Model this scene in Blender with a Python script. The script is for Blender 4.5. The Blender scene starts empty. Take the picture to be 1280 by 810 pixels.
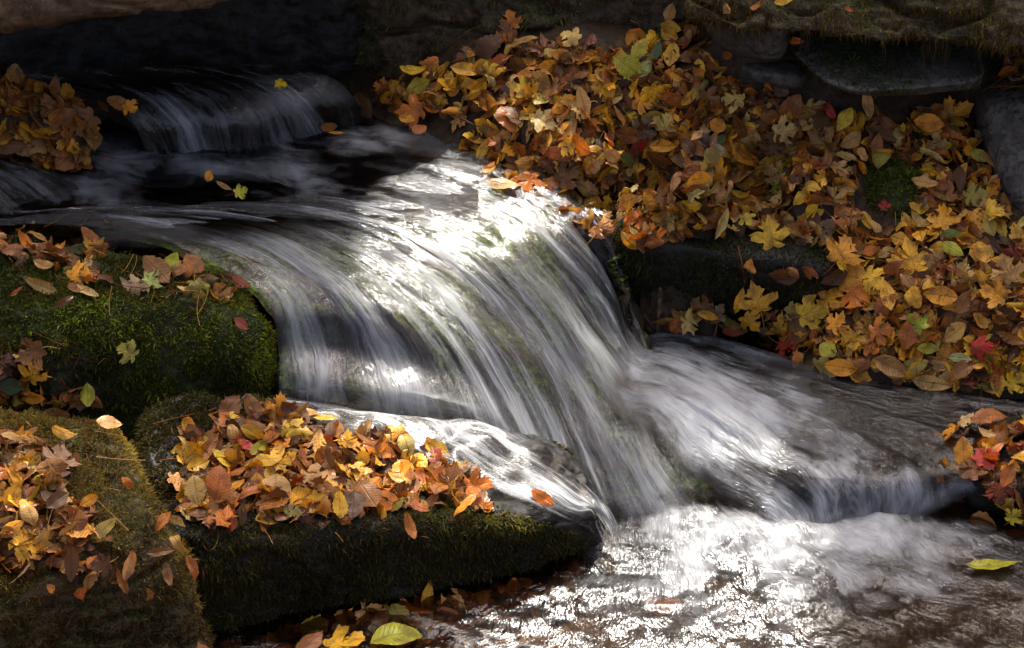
import bpy, math, random
import numpy as np
from mathutils import Vector
from mathutils.bvhtree import BVHTree

rng = np.random.default_rng(7)
random.seed(7)
SC = bpy.context.scene
COL = SC.collection

# ------------------------------------------------------------------ camera
PW, PH = 1280.0, 810.0
PITCH = math.radians(30)
DIST, LENS = 6.0, 90.0
TARGET = np.array([0.0, 0.0, 0.2])
FWD = np.array([0.0, math.cos(PITCH), -math.sin(PITCH)])
UP = np.array([0.0, math.sin(PITCH), math.cos(PITCH)])
RIGHT = np.array([1.0, 0.0, 0.0])
CAM = TARGET - FWD * DIST
PPM = PW / (36.0 / LENS * DIST)          # photo pixels per metre at the target


def ray(px, py):
    k = 36.0 / LENS / PW
    return FWD + RIGHT * ((px - PW / 2) * k) + UP * ((PH / 2 - py) * k)


def P(px, py, z):
    """point of the plane at height z seen at the photo position"""
    d = ray(px, py)
    return CAM + d * ((z - CAM[2]) / d[2])


def pix(p):
    p = np.asarray(p, float)
    q = p - CAM
    f = q @ FWD
    k = LENS / 36.0 * PW
    return np.stack([PW / 2 + (q @ RIGHT) / f * k, PH / 2 - (q @ UP) / f * k], -1)


# ------------------------------------------------------------------ noise
def vnoise(p, seed=0):
    p = np.asarray(p, float)
    i = np.floor(p).astype(np.int64)
    f = p - i
    f = f * f * (3 - 2 * f)

    def h(a, b, c):
        n = (a * 374761393 + b * 668265263 + c * 2147483647 + seed * 974634541) & 0xFFFFFFFF
        n = ((n ^ (n >> 13)) * 1274126177) & 0xFFFFFFFF
        n = ((n ^ (n >> 16)) * 2246822519) & 0xFFFFFFFF
        return ((n ^ (n >> 15)) & 0xFFFFFF) / float(0xFFFFFF)
    x, y, z = i[:, 0], i[:, 1], i[:, 2]
    u, v, w = f[:, 0], f[:, 1], f[:, 2]
    c00 = h(x, y, z) * (1 - u) + h(x + 1, y, z) * u
    c10 = h(x, y + 1, z) * (1 - u) + h(x + 1, y + 1, z) * u
    c01 = h(x, y, z + 1) * (1 - u) + h(x + 1, y, z + 1) * u
    c11 = h(x, y + 1, z + 1) * (1 - u) + h(x + 1, y + 1, z + 1) * u
    return (c00 * (1 - v) + c10 * v) * (1 - w) + (c01 * (1 - v) + c11 * v) * w


def fbm(p, octaves=4, seed=0):
    p = np.asarray(p, float)
    s, a, t = 0, 0.5, 0
    for o in range(octaves):
        s = s + a * (vnoise(p * 2.03 ** o + 17.3 * o, seed + o) - 0.5)
        t += a
        a *= 0.5
    return s / t * 2      # about -1..1


# ------------------------------------------------------------------ mesh helpers
def mesh(name, verts, faces, mat=None, parent=None, smooth=True, attrs=None, uv=None, link=True):
    """verts (N,3); faces (M,3|4) array or list of such arrays"""
    fl = faces if isinstance(faces, list) else [faces]
    fl = [np.asarray(f, np.int64) for f in fl if len(f)]
    me = bpy.data.meshes.new(name)
    verts = np.asarray(verts, float)
    me.vertices.add(len(verts))
    me.vertices.foreach_set('co', verts.ravel())
    tot = np.concatenate([np.full(len(f), f.shape[1]) for f in fl])
    idx = np.concatenate([f.ravel() for f in fl])
    me.loops.add(len(idx))
    me.loops.foreach_set('vertex_index', idx.astype(np.int32))
    me.polygons.add(len(tot))
    st = np.concatenate([[0], np.cumsum(tot)[:-1]])
    me.polygons.foreach_set('loop_start', st.astype(np.int32))
    try:
        me.polygons.foreach_set('loop_total', tot.astype(np.int32))
    except Exception:
        pass
    me.polygons.foreach_set('use_smooth', np.full(len(tot), smooth))
    me.update(calc_edges=True)
    if uv is not None:
        l = me.uv_layers.new(name='flow')
        l.data.foreach_set('uv', np.asarray(uv, float)[idx].ravel())
    for k, a in (attrs or {}).items():
        a = np.asarray(a, float)
        if a.ndim == 1:
            at = me.attributes.new(k, 'FLOAT', 'POINT')
            at.data.foreach_set('value', a)
        else:
            at = me.attributes.new(k, 'FLOAT_COLOR', 'POINT')
            if a.shape[1] == 3:
                a = np.concatenate([a, np.ones((len(a), 1))], 1)
            at.data.foreach_set('color', a.ravel())
    if mat is not None:
        me.materials.append(mat)
    me.validate()
    o = bpy.data.objects.new(name, me)
    if link:
        COL.objects.link(o)
    if parent is not None:
        o.parent = parent
    return o


def tag(o, label=None, cat=None, group=None, kind=None):
    if label: o['label'] = label
    if cat: o['category'] = cat
    if group: o['group'] = group
    if kind: o['kind'] = kind
    return o


def vnormals(v, f):
    n = np.zeros_like(v)
    f = np.asarray(f)
    e = np.cross(v[f[:, 2]] - v[f[:, 0]], v[f[:, 3 if f.shape[1] == 4 else 1]] - v[f[:, 1 if f.shape[1] == 4 else 0]])
    if f.shape[1] == 3:
        e = np.cross(v[f[:, 1]] - v[f[:, 0]], v[f[:, 2]] - v[f[:, 0]])
    for k in range(f.shape[1]):
        np.add.at(n, f[:, k], e)
    return n / (np.linalg.norm(n, axis=1, keepdims=True) + 1e-12)


def grid_faces(nu, nv):
    i = np.arange((nu - 1) * (nv - 1))
    a = (i // (nv - 1)) * nv + i % (nv - 1)
    return np.stack([a, a + nv, a + nv + 1, a + 1], 1)


SURF_V, SURF_F, SURF_N = [], [], [0]       # everything leaves can lie on


def add_surface(v, f):
    f = np.asarray(f)
    if f.shape[1] == 4:
        f = np.concatenate([f[:, [0, 1, 2]], f[:, [0, 2, 3]]])
    SURF_V.append(np.asarray(v)); SURF_F.append(f + SURF_N[0]); SURF_N[0] += len(v)


BVH = [None]


def bvh():
    if BVH[0] is None or BVH[0][1] != SURF_N[0]:
        BVH[0] = (BVHTree.FromPolygons(np.concatenate(SURF_V).tolist(), np.concatenate(SURF_F).tolist()), SURF_N[0])
    return BVH[0][0]


def hit(px, py):
    h = bvh().ray_cast(Vector(CAM), Vector(ray(px, py)).normalized())
    if h[0] is None:
        return None, None
    n = np.array(h[1])
    if n @ ray(px, py) > 0:
        n = -n
    return np.array(h[0]), n


def lin(c):
    c = np.asarray(c, float) / 255.0
    return np.where(c <= 0.04045, c / 12.92, ((c + 0.055) / 1.055) ** 2.4)


# ------------------------------------------------------------------ node helper
class N:
    def __init__(s, name):
        s.m = bpy.data.materials.new(name)
        s.m.use_nodes = True
        s.t = s.m.node_tree
        s.t.nodes.clear()

    def n(s, typ, ins=None, **kw):
        nd = s.t.nodes.new(typ)
        for k, v in kw.items():
            setattr(nd, k, v)
        for k, v in (ins or {}).items():
            if isinstance(v, bpy.types.NodeSocket):
                s.t.links.new(v, nd.inputs[k])
            elif isinstance(v, bpy.types.Node):
                s.t.links.new(v.outputs[0], nd.inputs[k])
            else:
                nd.inputs[k].default_value = v
        return nd

    def math(s, op, a, b=0.0, c=0.0, clamp=False):
        return s.n('ShaderNodeMath', {0: a, 1: b, 2: c}, operation=op, use_clamp=clamp).outputs[0]

    def ramp(s, x, lo, hi, a=0.0, b=1.0, smooth=True):
        nd = s.n('ShaderNodeMapRange', {0: x, 1: lo, 2: hi, 3: a, 4: b},
                 interpolation_type='SMOOTHSTEP' if smooth else 'LINEAR')
        return nd.outputs[0]

    def mix(s, f, a, b, blend='MIX'):
        nd = s.n('ShaderNodeMix', data_type='RGBA', blend_type=blend)
        for sock, v in ((0, f), (6, a), (7, b)):
            if isinstance(v, bpy.types.NodeSocket):
                s.t.links.new(v, nd.inputs[sock])
            else:
                if sock and len(v) == 3: v = (*v, 1)
                nd.inputs[sock].default_value = v
        return nd.outputs[2]

    def noise(s, vec, scale, detail=4, rough=0.55, distort=0.0):
        ins = {'Scale': scale, 'Detail': detail, 'Roughness': rough, 'Distortion': distort}
        if vec is not None: ins['Vector'] = vec
        return s.n('ShaderNodeTexNoise', ins)

    def mapping(s, vec, scale, loc=(0, 0, 0)):
        return s.n('ShaderNodeMapping', {'Vector': vec, 'Scale': scale, 'Location': loc}).outputs[0]

    def out(s, sh):
        s.n('ShaderNodeOutputMaterial', {'Surface': sh.outputs[0] if isinstance(sh, bpy.types.Node) else sh})
        return s.m

# ------------------------------------------------------------------ materials of the ground
def rock_mat(name, c1, c2, moss=0.0, moss_c=((0.030, 0.036, 0.010), (0.075, 0.085, 0.016)), rough=0.6, streak=(6, 6, 14), spec=.12):
    s = N(name)
    geo = s.n('ShaderNodeNewGeometry')
    pos = geo.outputs['Position']
    nz = s.n('ShaderNodeSeparateXYZ', {0: geo.outputs['Normal']}).outputs['Z']
    a = s.noise(s.mapping(pos, streak), 1.0, 6, 0.65, 0.4)
    b = s.noise(pos, 45, 5, 0.7)
    c = s.mix(s.ramp(a.outputs[0], 0.35, 0.65), c1, c2)
    c = s.mix(s.ramp(b.outputs[0], 0.35, 0.7), c, tuple(x * 0.45 for x in c1))
    sp = s.noise(pos, 160, 2)
    c = s.mix(s.math('MULTIPLY', s.ramp(sp.outputs[0], 0.66, 0.74), 0.5), c, tuple(min(1, x * 2.4) for x in c2))
    h = s.math('ADD', s.math('MULTIPLY', a.outputs[0], 0.6), s.math('MULTIPLY', b.outputs[0], 0.4))
    if moss > 0:
        m1 = s.noise(pos, 9, 5, 0.6)
        m = s.math('ADD', s.math('MULTIPLY', nz, 0.25), m1.outputs[0])
        mf = s.ramp(m, 0.95 - moss * 0.6, 1.1 - moss * 0.6)
        m2 = s.noise(pos, 70, 4, 0.7)
        mc = s.mix(s.ramp(m2.outputs[0], 0.4, 0.65), moss_c[0], moss_c[1])
        c = s.mix(mf, c, mc)
        h = s.math('ADD', h, s.math('MULTIPLY', s.math('MULTIPLY', m2.outputs[0], mf), 0.7))
    bump = s.n('ShaderNodeBump', {'Strength': 0.8, 'Distance': 0.012, 'Height': h})
    rr = s.ramp(a.outputs[0], 0.3, 0.7, rough - 0.12, rough + 0.15)
    bs = s.n('ShaderNodeBsdfPrincipled', {'Base Color': c, 'Roughness': rr, 'Normal': bump.outputs[0], 'Specular IOR Level': spec})
    return s.out(bs)


M_SOIL = rock_mat('soil', (0.022, 0.014, 0.008), (0.05, 0.03, 0.015), 0.25, rough=0.55)
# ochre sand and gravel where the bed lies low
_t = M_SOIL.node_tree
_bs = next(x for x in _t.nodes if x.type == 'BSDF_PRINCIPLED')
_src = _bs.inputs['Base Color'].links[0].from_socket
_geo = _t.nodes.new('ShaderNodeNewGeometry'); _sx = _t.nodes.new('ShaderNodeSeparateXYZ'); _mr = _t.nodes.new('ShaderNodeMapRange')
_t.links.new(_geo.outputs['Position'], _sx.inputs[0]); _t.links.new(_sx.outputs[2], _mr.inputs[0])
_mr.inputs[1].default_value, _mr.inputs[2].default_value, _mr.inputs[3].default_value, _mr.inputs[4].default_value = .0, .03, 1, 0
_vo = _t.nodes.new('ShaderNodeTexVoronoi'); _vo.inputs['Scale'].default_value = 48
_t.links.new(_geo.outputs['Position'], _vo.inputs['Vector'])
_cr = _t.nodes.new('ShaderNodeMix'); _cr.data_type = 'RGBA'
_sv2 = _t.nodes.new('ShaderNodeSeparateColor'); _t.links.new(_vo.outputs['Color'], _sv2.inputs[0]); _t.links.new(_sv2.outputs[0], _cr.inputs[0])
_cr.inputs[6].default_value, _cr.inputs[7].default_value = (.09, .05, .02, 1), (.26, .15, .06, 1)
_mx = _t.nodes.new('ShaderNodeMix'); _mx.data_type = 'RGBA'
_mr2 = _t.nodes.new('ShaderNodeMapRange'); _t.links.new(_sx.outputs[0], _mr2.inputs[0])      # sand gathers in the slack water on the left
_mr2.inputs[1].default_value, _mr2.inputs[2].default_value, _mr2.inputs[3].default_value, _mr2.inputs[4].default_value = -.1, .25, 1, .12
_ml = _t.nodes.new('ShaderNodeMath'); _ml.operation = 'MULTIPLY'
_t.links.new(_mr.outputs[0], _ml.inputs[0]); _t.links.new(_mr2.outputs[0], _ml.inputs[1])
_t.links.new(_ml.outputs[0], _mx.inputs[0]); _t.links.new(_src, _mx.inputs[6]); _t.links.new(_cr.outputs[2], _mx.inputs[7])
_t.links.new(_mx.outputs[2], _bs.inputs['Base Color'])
M_BROWN = rock_mat('brown_sandstone', (0.055, 0.035, 0.018), (0.11, 0.07, 0.037), 0.12, streak=(3, 3, 7))
M_DARK = rock_mat('dark_mossy_stone', (0.036, 0.025, 0.014), (0.08, 0.056, 0.032), 0.6, ((0.020, 0.020, 0.008), (0.05, 0.046, 0.015)))
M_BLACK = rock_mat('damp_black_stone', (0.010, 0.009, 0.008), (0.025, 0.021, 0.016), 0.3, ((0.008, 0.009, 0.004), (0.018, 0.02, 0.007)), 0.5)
M_GREY = rock_mat('grey_stone', (0.048, 0.044, 0.036), (0.10, 0.09, 0.075), 0.3, ((0.02, 0.028, 0.008), (0.05, 0.06, 0.014)), 0.5)
M_MOSS = rock_mat('mossy_stone', (0.024, 0.02, 0.012), (0.05, 0.042, 0.025), 0.85, ((0.014, 0.018, 0.006), (0.035, 0.045, 0.010)))
M_MOSSBROWN = rock_mat('brown_mossy_stone', (0.05, 0.034, 0.018), (0.085, 0.06, 0.03), 0.6, ((0.028, 0.028, 0.009), (0.06, 0.055, 0.016)))
M_BED = rock_mat('streambed', (0.03, 0.021, 0.012), (0.07, 0.05, 0.028), 0.55, ((0.03, 0.05, 0.006), (0.15, 0.23, 0.014)), 0.35)


# ------------------------------------------------------------------ the ground: one sheet
CTRL = [
    # upper pool bed and what feeds it
    (100, 260, .35), (300, 230, .35), (450, 230, .36), (540, 215, .38), (-150, 260, .33),
    (100, 90, .46), (300, 85, .46), (430, 105, .42), (0, 150, .38), (-150, 100, .44),
    # under the falls
    (330, 420, .12), (420, 420, .10), (520, 400, .1), (600, 450, .04), (700, 400, .08), (765, 410, .04), (850, 480, .03), (1000, 500, .04),
    (1150, 530, .01), (1280, 545, .02), (1450, 560, .04), (760, 560, -.06), (600, 590, .0), (400, 580, .02),
    # lower pool bed
    (300, 850, -.09), (450, 790, -.03), (600, 745, -.03), (700, 760, -.06), (620, 800, -.06), (850, 700, -.12), (1000, 700, -.11), (1280, 700, -.09),
    (900, 850, -.13), (0, 900, -.1), (1280, 850, -.11), (1500, 720, -.02), (600, 1000, -.14), (1200, 1000, -.13),
    (100, 700, -.05), (100, 450, .08), (0, 330, .15),
    # leaf bank
    (570, 185, .41), (480, 140, .41), (540, 150, .42), (620, 225, .405), (700, 262, .40), (765, 288, .39),
    (800, 308, .18), (900, 305, .18), (985, 318, .18), (800, 268, .39), (900, 265, .395), (990, 275, .37), (1060, 340, .27),
    (800, 412, .05), (900, 410, .08), (1000, 400, .14),
    (1080, 390, .22), (1150, 380, .26), (1280, 380, .28), (1420, 380, .30),
    (960, 450, .11), (1050, 468, .105), (1180, 478, .105), (1290, 485, .11), (1450, 490, .12),
    (880, 215, .44), (1000, 220, .43), (1100, 250, .40), (1200, 280, .38), (1290, 300, .37), (760, 200, .45), (680, 190, .435),
    (640, 58, .59), (560, 98, .51), (510, 115, .45), (700, 130, .52), (750, 60, .62), (860, 60, .62), (860, 140, .52), (950, 110, .57), (1050, 150, .51),
    (1200, 160, .48), (1320, 150, .5), (750, 10, .50), (1000, 50, .56), (1200, 100, .52), (1400, 260, .42),
    (1230, 600, .04), (1300, 580, .06), (1250, 560, .06), (1400, 620, .06), (450, 60, .5), (0, 50, .52),
]
_cp = np.array([P(*c) for c in CTRL])


def tps_fit(xy, z, lam=1e-4):
    n = len(xy)
    d = np.linalg.norm(xy[:, None] - xy[None], axis=2)
    K = np.where(d > 0, d * d * np.log(d + 1e-12), 0) + lam * np.eye(n)
    A = np.zeros((n + 3, n + 3))
    A[:n, :n] = K
    A[:n, n] = 1; A[:n, n + 1:] = xy
    A[n, :n] = 1; A[n + 1:, :n] = xy.T
    return np.linalg.solve(A, np.concatenate([z, np.zeros(3)]))


_w = tps_fit(_cp[:, :2], _cp[:, 2])


def tps(xy):
    out = np.zeros(len(xy))
    for i in range(0, len(xy), 20000):
        q = xy[i:i + 20000]
        d = np.linalg.norm(q[:, None] - _cp[None, :, :2], axis=2)
        out[i:i + 20000] = np.where(d > 0, d * d * np.log(d + 1e-12), 0) @ _w[:-3] + _w[-3] + q @ _w[-2:]
    return out


def hill(xy):
    """the wooded slope far from the stream"""
    y = xy[:, 1]
    r = np.abs(xy[:, 0])
    z = np.where(y > 1.2, 0.55 + 0.35 * np.clip(y - 1.2, 0, 14), 0.0) + 0.16 * np.clip(r - 2, 0, 12)
    return np.where(y < -1.5, z - 0.04 * np.clip(-1.5 - y, 0, 30), z) - 0.1


def ground_z(xy):
    xy = np.asarray(xy, float)
    q = np.stack([np.clip(xy[:, 0], -1.35, 1.35), np.clip(xy[:, 1], -1.1, 1.05)], 1)
    d = np.linalg.norm(xy - q, axis=1)
    w = np.clip(d / 1.2, 0, 1); w = w * w * (3 - 2 * w)
    z = tps(q) * (1 - w) + hill(xy) * w
    p3 = np.concatenate([xy, np.zeros((len(xy), 1))], 1)
    return z + 0.012 * fbm(p3 * 7, 4, 3) + 0.25 * w * fbm(p3 * 0.6, 4, 5)


def axis_grid(a, b, fine, lim, n):
    core = np.arange(a, b + fine / 2, fine)
    t = np.linspace(0, 1, n + 1)[1:] ** 2.2
    return np.concatenate([(a - (lim) * t)[::-1], core, b + lim * t])


gx = axis_grid(-1.5, 1.5, 0.014, 60, 40)
gy = axis_grid(-1.2, 1.3, 0.014, 60, 40)
GX, GY = np.meshgrid(gx, gy, indexing='ij')
gxy = np.stack([GX.ravel(), GY.ravel()], 1)
gv = np.concatenate([gxy, ground_z(gxy)[:, None]], 1)
gf = grid_faces(len(gx), len(gy))
# the bank breaks off at the dark step
_a, _b = P(770, 294, .372), P(1075, 350, .29)
_t = np.clip((gv[:, 0] - _a[0]) / (_b[0] - _a[0]), 0, 1)
_fy = _a[1] + (_b[1] - _a[1]) * _t + .05
_in = (gv[:, 0] > _a[0] - .06) & (gv[:, 0] < _b[0] + .05) & (gv[:, 1] < _fy) & (gv[:, 1] > _fy - .5)
_cap = .085 + .20 * np.clip((_t - .72) / .28, 0, 1) ** 1.3
gv[_in, 2] = np.minimum(gv[_in, 2], _cap[_in] + .01 * fbm(gv[_in] * 9, 3, 2))
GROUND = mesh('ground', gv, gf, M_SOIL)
tag(GROUND, 'dark damp woodland ground and streambed under the leaves', 'ground', kind='structure')
add_surface(gv, gf)


# ------------------------------------------------------------------ rocks
def cube_surface(n):
    t = np.linspace(-1, 1, n)
    A, B = np.meshgrid(t, t, indexing='ij')
    A, B = A.ravel(), B.ravel()
    o = np.ones_like(A)
    vs, fs, k = [], [], 0
    g = grid_faces(n, n)
    for ax, sgn in ((0, 1), (0, -1), (1, 1), (1, -1), (2, 1), (2, -1)):
        c = [None] * 3
        c[ax] = o * sgn
        c[(ax + 1) % 3], c[(ax + 2) % 3] = A, B
        vs.append(np.stack(c, 1))
        fs.append((g if sgn > 0 else g[:, ::-1]) + k)
        k += len(A)
    v = np.concatenate(vs); f = np.concatenate(fs)
    key = np.round(v * 1e5).astype(np.int64)
    _, first, inv = np.unique(key, axis=0, return_index=True, return_inverse=True)
    return v[first], inv.ravel()[f]


def inside(poly, q):
    poly = np.asarray(poly, float)
    x, y = q[:, 0], q[:, 1]
    c = np.zeros(len(q), bool)
    j = len(poly) - 1
    for i in range(len(poly)):
        xi, yi, xj, yj = *poly[i], *poly[j]
        c ^= ((yi > y) != (yj > y)) & (x < (xj - xi) * (y - yi) / (yj - yi + 1e-9) + xi)
        j = i
    return c


def rock_shape(top, bot, n=60, p=5.0, amp=0.02, freq=5.0, strata=0.0, seed=0, lump=0.0, crack=0.0):
    """top/bot: corners (back left, back right, front right, front left), rounded and weathered"""
    v, f = cube_surface(n)
    s = v / (np.abs(v) ** p).sum(1, keepdims=True) ** (1 / p)
    u, w, h = (s[:, 0] + 1) / 2, (s[:, 1] + 1) / 2, (s[:, 2] + 1) / 2
    t, b = [np.asarray(x, float) for x in (top, bot)]

    def quad(q):
        fr = q[3][None] * (1 - u[:, None]) + q[2][None] * u[:, None]
        bk = q[0][None] * (1 - u[:, None]) + q[1][None] * u[:, None]
        return fr * (1 - w[:, None]) + bk * w[:, None]
    x = quad(b) * (1 - h[:, None]) + quad(t) * h[:, None]
    nn = vnormals(x, f)
    d = amp * fbm(x * freq, 5, seed) + amp * 0.25 * fbm(x * freq * 5, 4, seed + 9)
    if lump: d = d + lump * fbm(x * 17, 4, seed + 2)
    if crack: d = d - crack * np.clip(1 - np.abs(fbm(x * [4, 4, 9], 3, seed + 6)) * 9, 0, 1)
    if strata:
        lz = x[:, 2] * 16 + 0.8 * fbm(x * 3, 3, seed + 4)
        d = d + strata * (np.abs((lz % 1) - 0.5) - 0.25) * (1 - np.abs(nn[:, 2]))
    return x + nn * d[:, None], f


def rock(name, label, top, bot, mat, cat='rock', **kw):
    v, f = rock_shape(top, bot, **kw)
    o = mesh(name, v, f, mat)
    tag(o, label, cat)
    add_surface(v, f)
    return o, v, f


def off(p, dx=0, dy=0, dz=0):
    return np.asarray(p) + np.array([dx, dy, dz])


M_FUZZ = None


def moss_mat():
    s = N('moss_fronds')
    c = s.n('ShaderNodeAttribute', attribute_name='tint').outputs['Color']
    d = s.n('ShaderNodeBsdfDiffuse', {'Color': c})
    t = s.n('ShaderNodeBsdfTranslucent', {'Color': c})
    return s.out(s.n('ShaderNodeMixShader', {0: 0.35, 1: d, 2: t}))


M_FUZZ = moss_mat()
MOSS_GREEN = np.array([[0.016, 0.019, 0.006], [0.055, 0.062, 0.010], [0.22, 0.25, 0.016], [0.07, 0.05, 0.018]])
MOSS_OLIVE = np.array([[0.024, 0.021, 0.010], [0.07, 0.06, 0.018], [0.17, 0.15, 0.025], [0.08, 0.052, 0.024]])
MOSS_DARK = np.array([[0.010, 0.012, 0.005], [0.022, 0.025, 0.008], [0.05, 0.06, 0.012], [0.05, 0.035, 0.016]])


def sample_faces(v, f, n, r):
    f = np.asarray(f)
    t = np.concatenate([f[:, [0, 1, 2]], f[:, [0, 2, 3]]]) if f.shape[1] == 4 else f
    a, b, c = v[t[:, 0]], v[t[:, 1]], v[t[:, 2]]
    cr = np.cross(b - a, c - a)
    ar = np.linalg.norm(cr, axis=1)
    k = r.choice(len(t), n, p=ar / ar.sum())
    u, w = r.random(n), r.random(n)
    m = u + w > 1
    u[m], w[m] = 1 - u[m], 1 - w[m]
    return a[k] + (b - a)[k] * u[:, None] + (c - a)[k] * w[:, None], (cr / (ar[:, None] + 1e-12))[k]


def frame_mask(p, m=90):
    q = pix(p)
    return (q[:, 0] > -m) & (q[:, 0] < PW + m) & (q[:, 1] > -m) & (q[:, 1] < PH + m)


def moss(parent, v, f, n, pal, length=0.009, seed=1, thresh=0.0, freq=8.0, bright=None, nzmin=-0.6, skip=None, width=0.0016, hang=0.0, name='moss'):
    r = np.random.default_rng(seed)
    p, nn = sample_faces(v, f, n * 3, r)
    k = frame_mask(p) & (nn[:, 2] > nzmin) & ((CAM - p) * nn).sum(1).__gt__(-0.8)
    k &= fbm(p * freq, 3, seed) * 0.9 + 0.25 * r.standard_normal(len(p)) > thresh
    if skip is not None: k &= ~inside(skip, pix(p))
    p, nn = p[k][:n], nn[k][:n]
    m = len(p)
    d = nn + 0.55 * r.standard_normal((m, 3)); d[:, 2] -= hang
    d /= np.linalg.norm(d, axis=1, keepdims=True)
    L = length * (0.5 + r.random(m) ** 1.5 * 1.2) * np.clip(1 + 1.1 * fbm(p * 22, 3, seed + 7), .35, 1.9)
    s = np.cross(d, r.standard_normal((m, 3)))
    s /= np.linalg.norm(s, axis=1, keepdims=True) + 1e-9
    w = width * (0.6 + 0.8 * r.random(m))
    bend = 0.35 * r.standard_normal((m, 3)); bend[:, 2] -= 0.3 + hang
    b = p - nn * 0.001
    mid = b + d * (L * 0.55)[:, None]
    tip = mid + (d + bend) * (L * 0.5)[:, None]
    V = np.stack([b - s * w[:, None], b + s * w[:, None], mid + s * w[:, None] * .8, mid - s * w[:, None] * .8, tip], 1).reshape(-1, 3)
    i = np.arange(m) * 5
    F = [np.stack([i, i + 1, i + 2, i + 3], 1), np.stack([i + 3, i + 2, i + 4], 1)]
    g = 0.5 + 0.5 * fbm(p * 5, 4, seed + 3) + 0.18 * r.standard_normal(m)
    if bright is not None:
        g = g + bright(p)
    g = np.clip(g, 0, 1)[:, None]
    c = np.where(g < .5, pal[0] * (1 - g * 2) + pal[1] * g * 2, pal[1] * (2 - g * 2) + pal[2] * (g * 2 - 1))
    br = (r.random(m) < 0.10)[:, None]
    c = np.where(br, pal[3], c) * (0.7 + 0.6 * r.random((m, 1)))
    o = mesh(name, V, F, M_FUZZ, parent, smooth=False, attrs={'tint': np.repeat(c, 5, 0)})
    o['kind'] = 'stuff'
    return o


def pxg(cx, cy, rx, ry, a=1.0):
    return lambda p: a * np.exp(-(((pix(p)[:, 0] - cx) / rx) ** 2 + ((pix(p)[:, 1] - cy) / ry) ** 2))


# A  mossy boulder left of the falls
o, v, f = rock('mossy_boulder', 'green mossy boulder with scattered leaves on top, left of the falls',
     [P(-160, 268, .44), P(250, 312, .42), P(352, 392, .37), P(-160, 400, .43)],
     [off(P(-160, 600, .0), 0, .5), off(P(330, 470, .0), 0.02, .35), P(358, 575, .04), P(-160, 620, .0)],
     M_MOSS, p=4.0, amp=.04, freq=4, seed=11, n=130, lump=.022)
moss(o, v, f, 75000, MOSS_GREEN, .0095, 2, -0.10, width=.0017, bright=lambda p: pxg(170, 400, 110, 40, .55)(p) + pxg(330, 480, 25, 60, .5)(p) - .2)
# C  ledge slab in the stream
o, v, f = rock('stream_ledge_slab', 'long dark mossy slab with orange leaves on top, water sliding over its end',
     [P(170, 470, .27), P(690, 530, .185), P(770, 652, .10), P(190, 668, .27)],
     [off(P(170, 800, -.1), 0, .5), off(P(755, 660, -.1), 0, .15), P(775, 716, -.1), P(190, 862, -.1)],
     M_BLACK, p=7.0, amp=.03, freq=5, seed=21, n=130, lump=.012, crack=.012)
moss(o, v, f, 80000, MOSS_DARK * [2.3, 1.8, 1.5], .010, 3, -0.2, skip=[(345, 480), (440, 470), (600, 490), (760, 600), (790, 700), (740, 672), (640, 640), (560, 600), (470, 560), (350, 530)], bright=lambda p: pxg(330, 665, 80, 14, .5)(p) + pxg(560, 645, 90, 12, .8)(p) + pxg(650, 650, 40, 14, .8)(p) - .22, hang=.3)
# B  lower left boulder
o, v, f = rock('lichen_boulder', 'brown green boulder heaped with tan leaves in the lower left corner',
     [P(-200, 470, .44), P(120, 488, .42), P(262, 640, .38), P(-200, 730, .44)],
     [off(P(-200, 900, -.1), 0, .6), off(P(200, 780, -.1), 0.05, .35), P(262, 960, -.1), P(-200, 1010, -.1)],
     M_MOSSBROWN, p=4.2, amp=.045, freq=4, seed=33, n=130, lump=.018, crack=.02)
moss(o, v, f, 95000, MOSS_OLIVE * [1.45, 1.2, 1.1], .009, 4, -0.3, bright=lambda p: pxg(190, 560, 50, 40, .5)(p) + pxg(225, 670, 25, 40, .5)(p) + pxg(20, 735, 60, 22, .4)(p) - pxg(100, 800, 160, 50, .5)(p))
# E  dark step in the leaf bank
o, v, f = rock('dark_bank_step', 'dark mossy rock step below the leaf bank, right beside the falls',
     [off(P(765, 292, .365), 0, .22), off(P(1050, 305, .34), 0, .2), P(1062, 345, .30), P(776, 296, .372)],
     [off(P(770, 420, .0), 0, .3), off(P(1040, 430, .0), 0, .2), P(1050, 440, .02), P(783, 428, .03)],
     M_BLACK, p=9.0, amp=.022, freq=6, seed=41, n=80)
moss(o, v, f, 18000, MOSS_DARK * 1.4, .010, 5, -0.2)
# F  mossy hump among the leaves
c = P(1110, 262, .36)
o, v, f = rock('moss_hump', 'small green mossy stone poking out of the leaf bank on the right',
     [off(c, -.10, .19, .12), off(c, .05, .19, .12), off(c, .09, -.04, .10), off(c, -.10, -.04, .10)],
     [off(c, -.14, .22, -.15), off(c, .10, .22, -.15), off(c, .12, -.12, -.15), off(c, -.13, -.12, -.15)],
     M_MOSS, p=3.2, amp=.02, freq=7, seed=51, n=50, cat='stone')
moss(o, v, f, 16000, MOSS_GREEN, .009, 6, -0.6)
# G  grey rock at the right edge
o, v, f = rock('grey_bank_rock', 'smooth grey rock at the right end of the leaf bank, leaves on its flat top',
     [P(1222, 78, .63), P(1480, 75, .65), P(1500, 150, .63), P(1218, 128, .60)],
     [off(P(1215, 260, .30), 0, .3), P(1500, 240, .3), P(1500, 370, .30), P(1275, 335, .30)],
     M_GREY, p=5.0, amp=.022, freq=4, seed=61, n=60)
moss(o, v, f, 6000, MOSS_DARK, .009, 7, 0.15, bright=pxg(1275, 195, 30, 20, .4))
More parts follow.
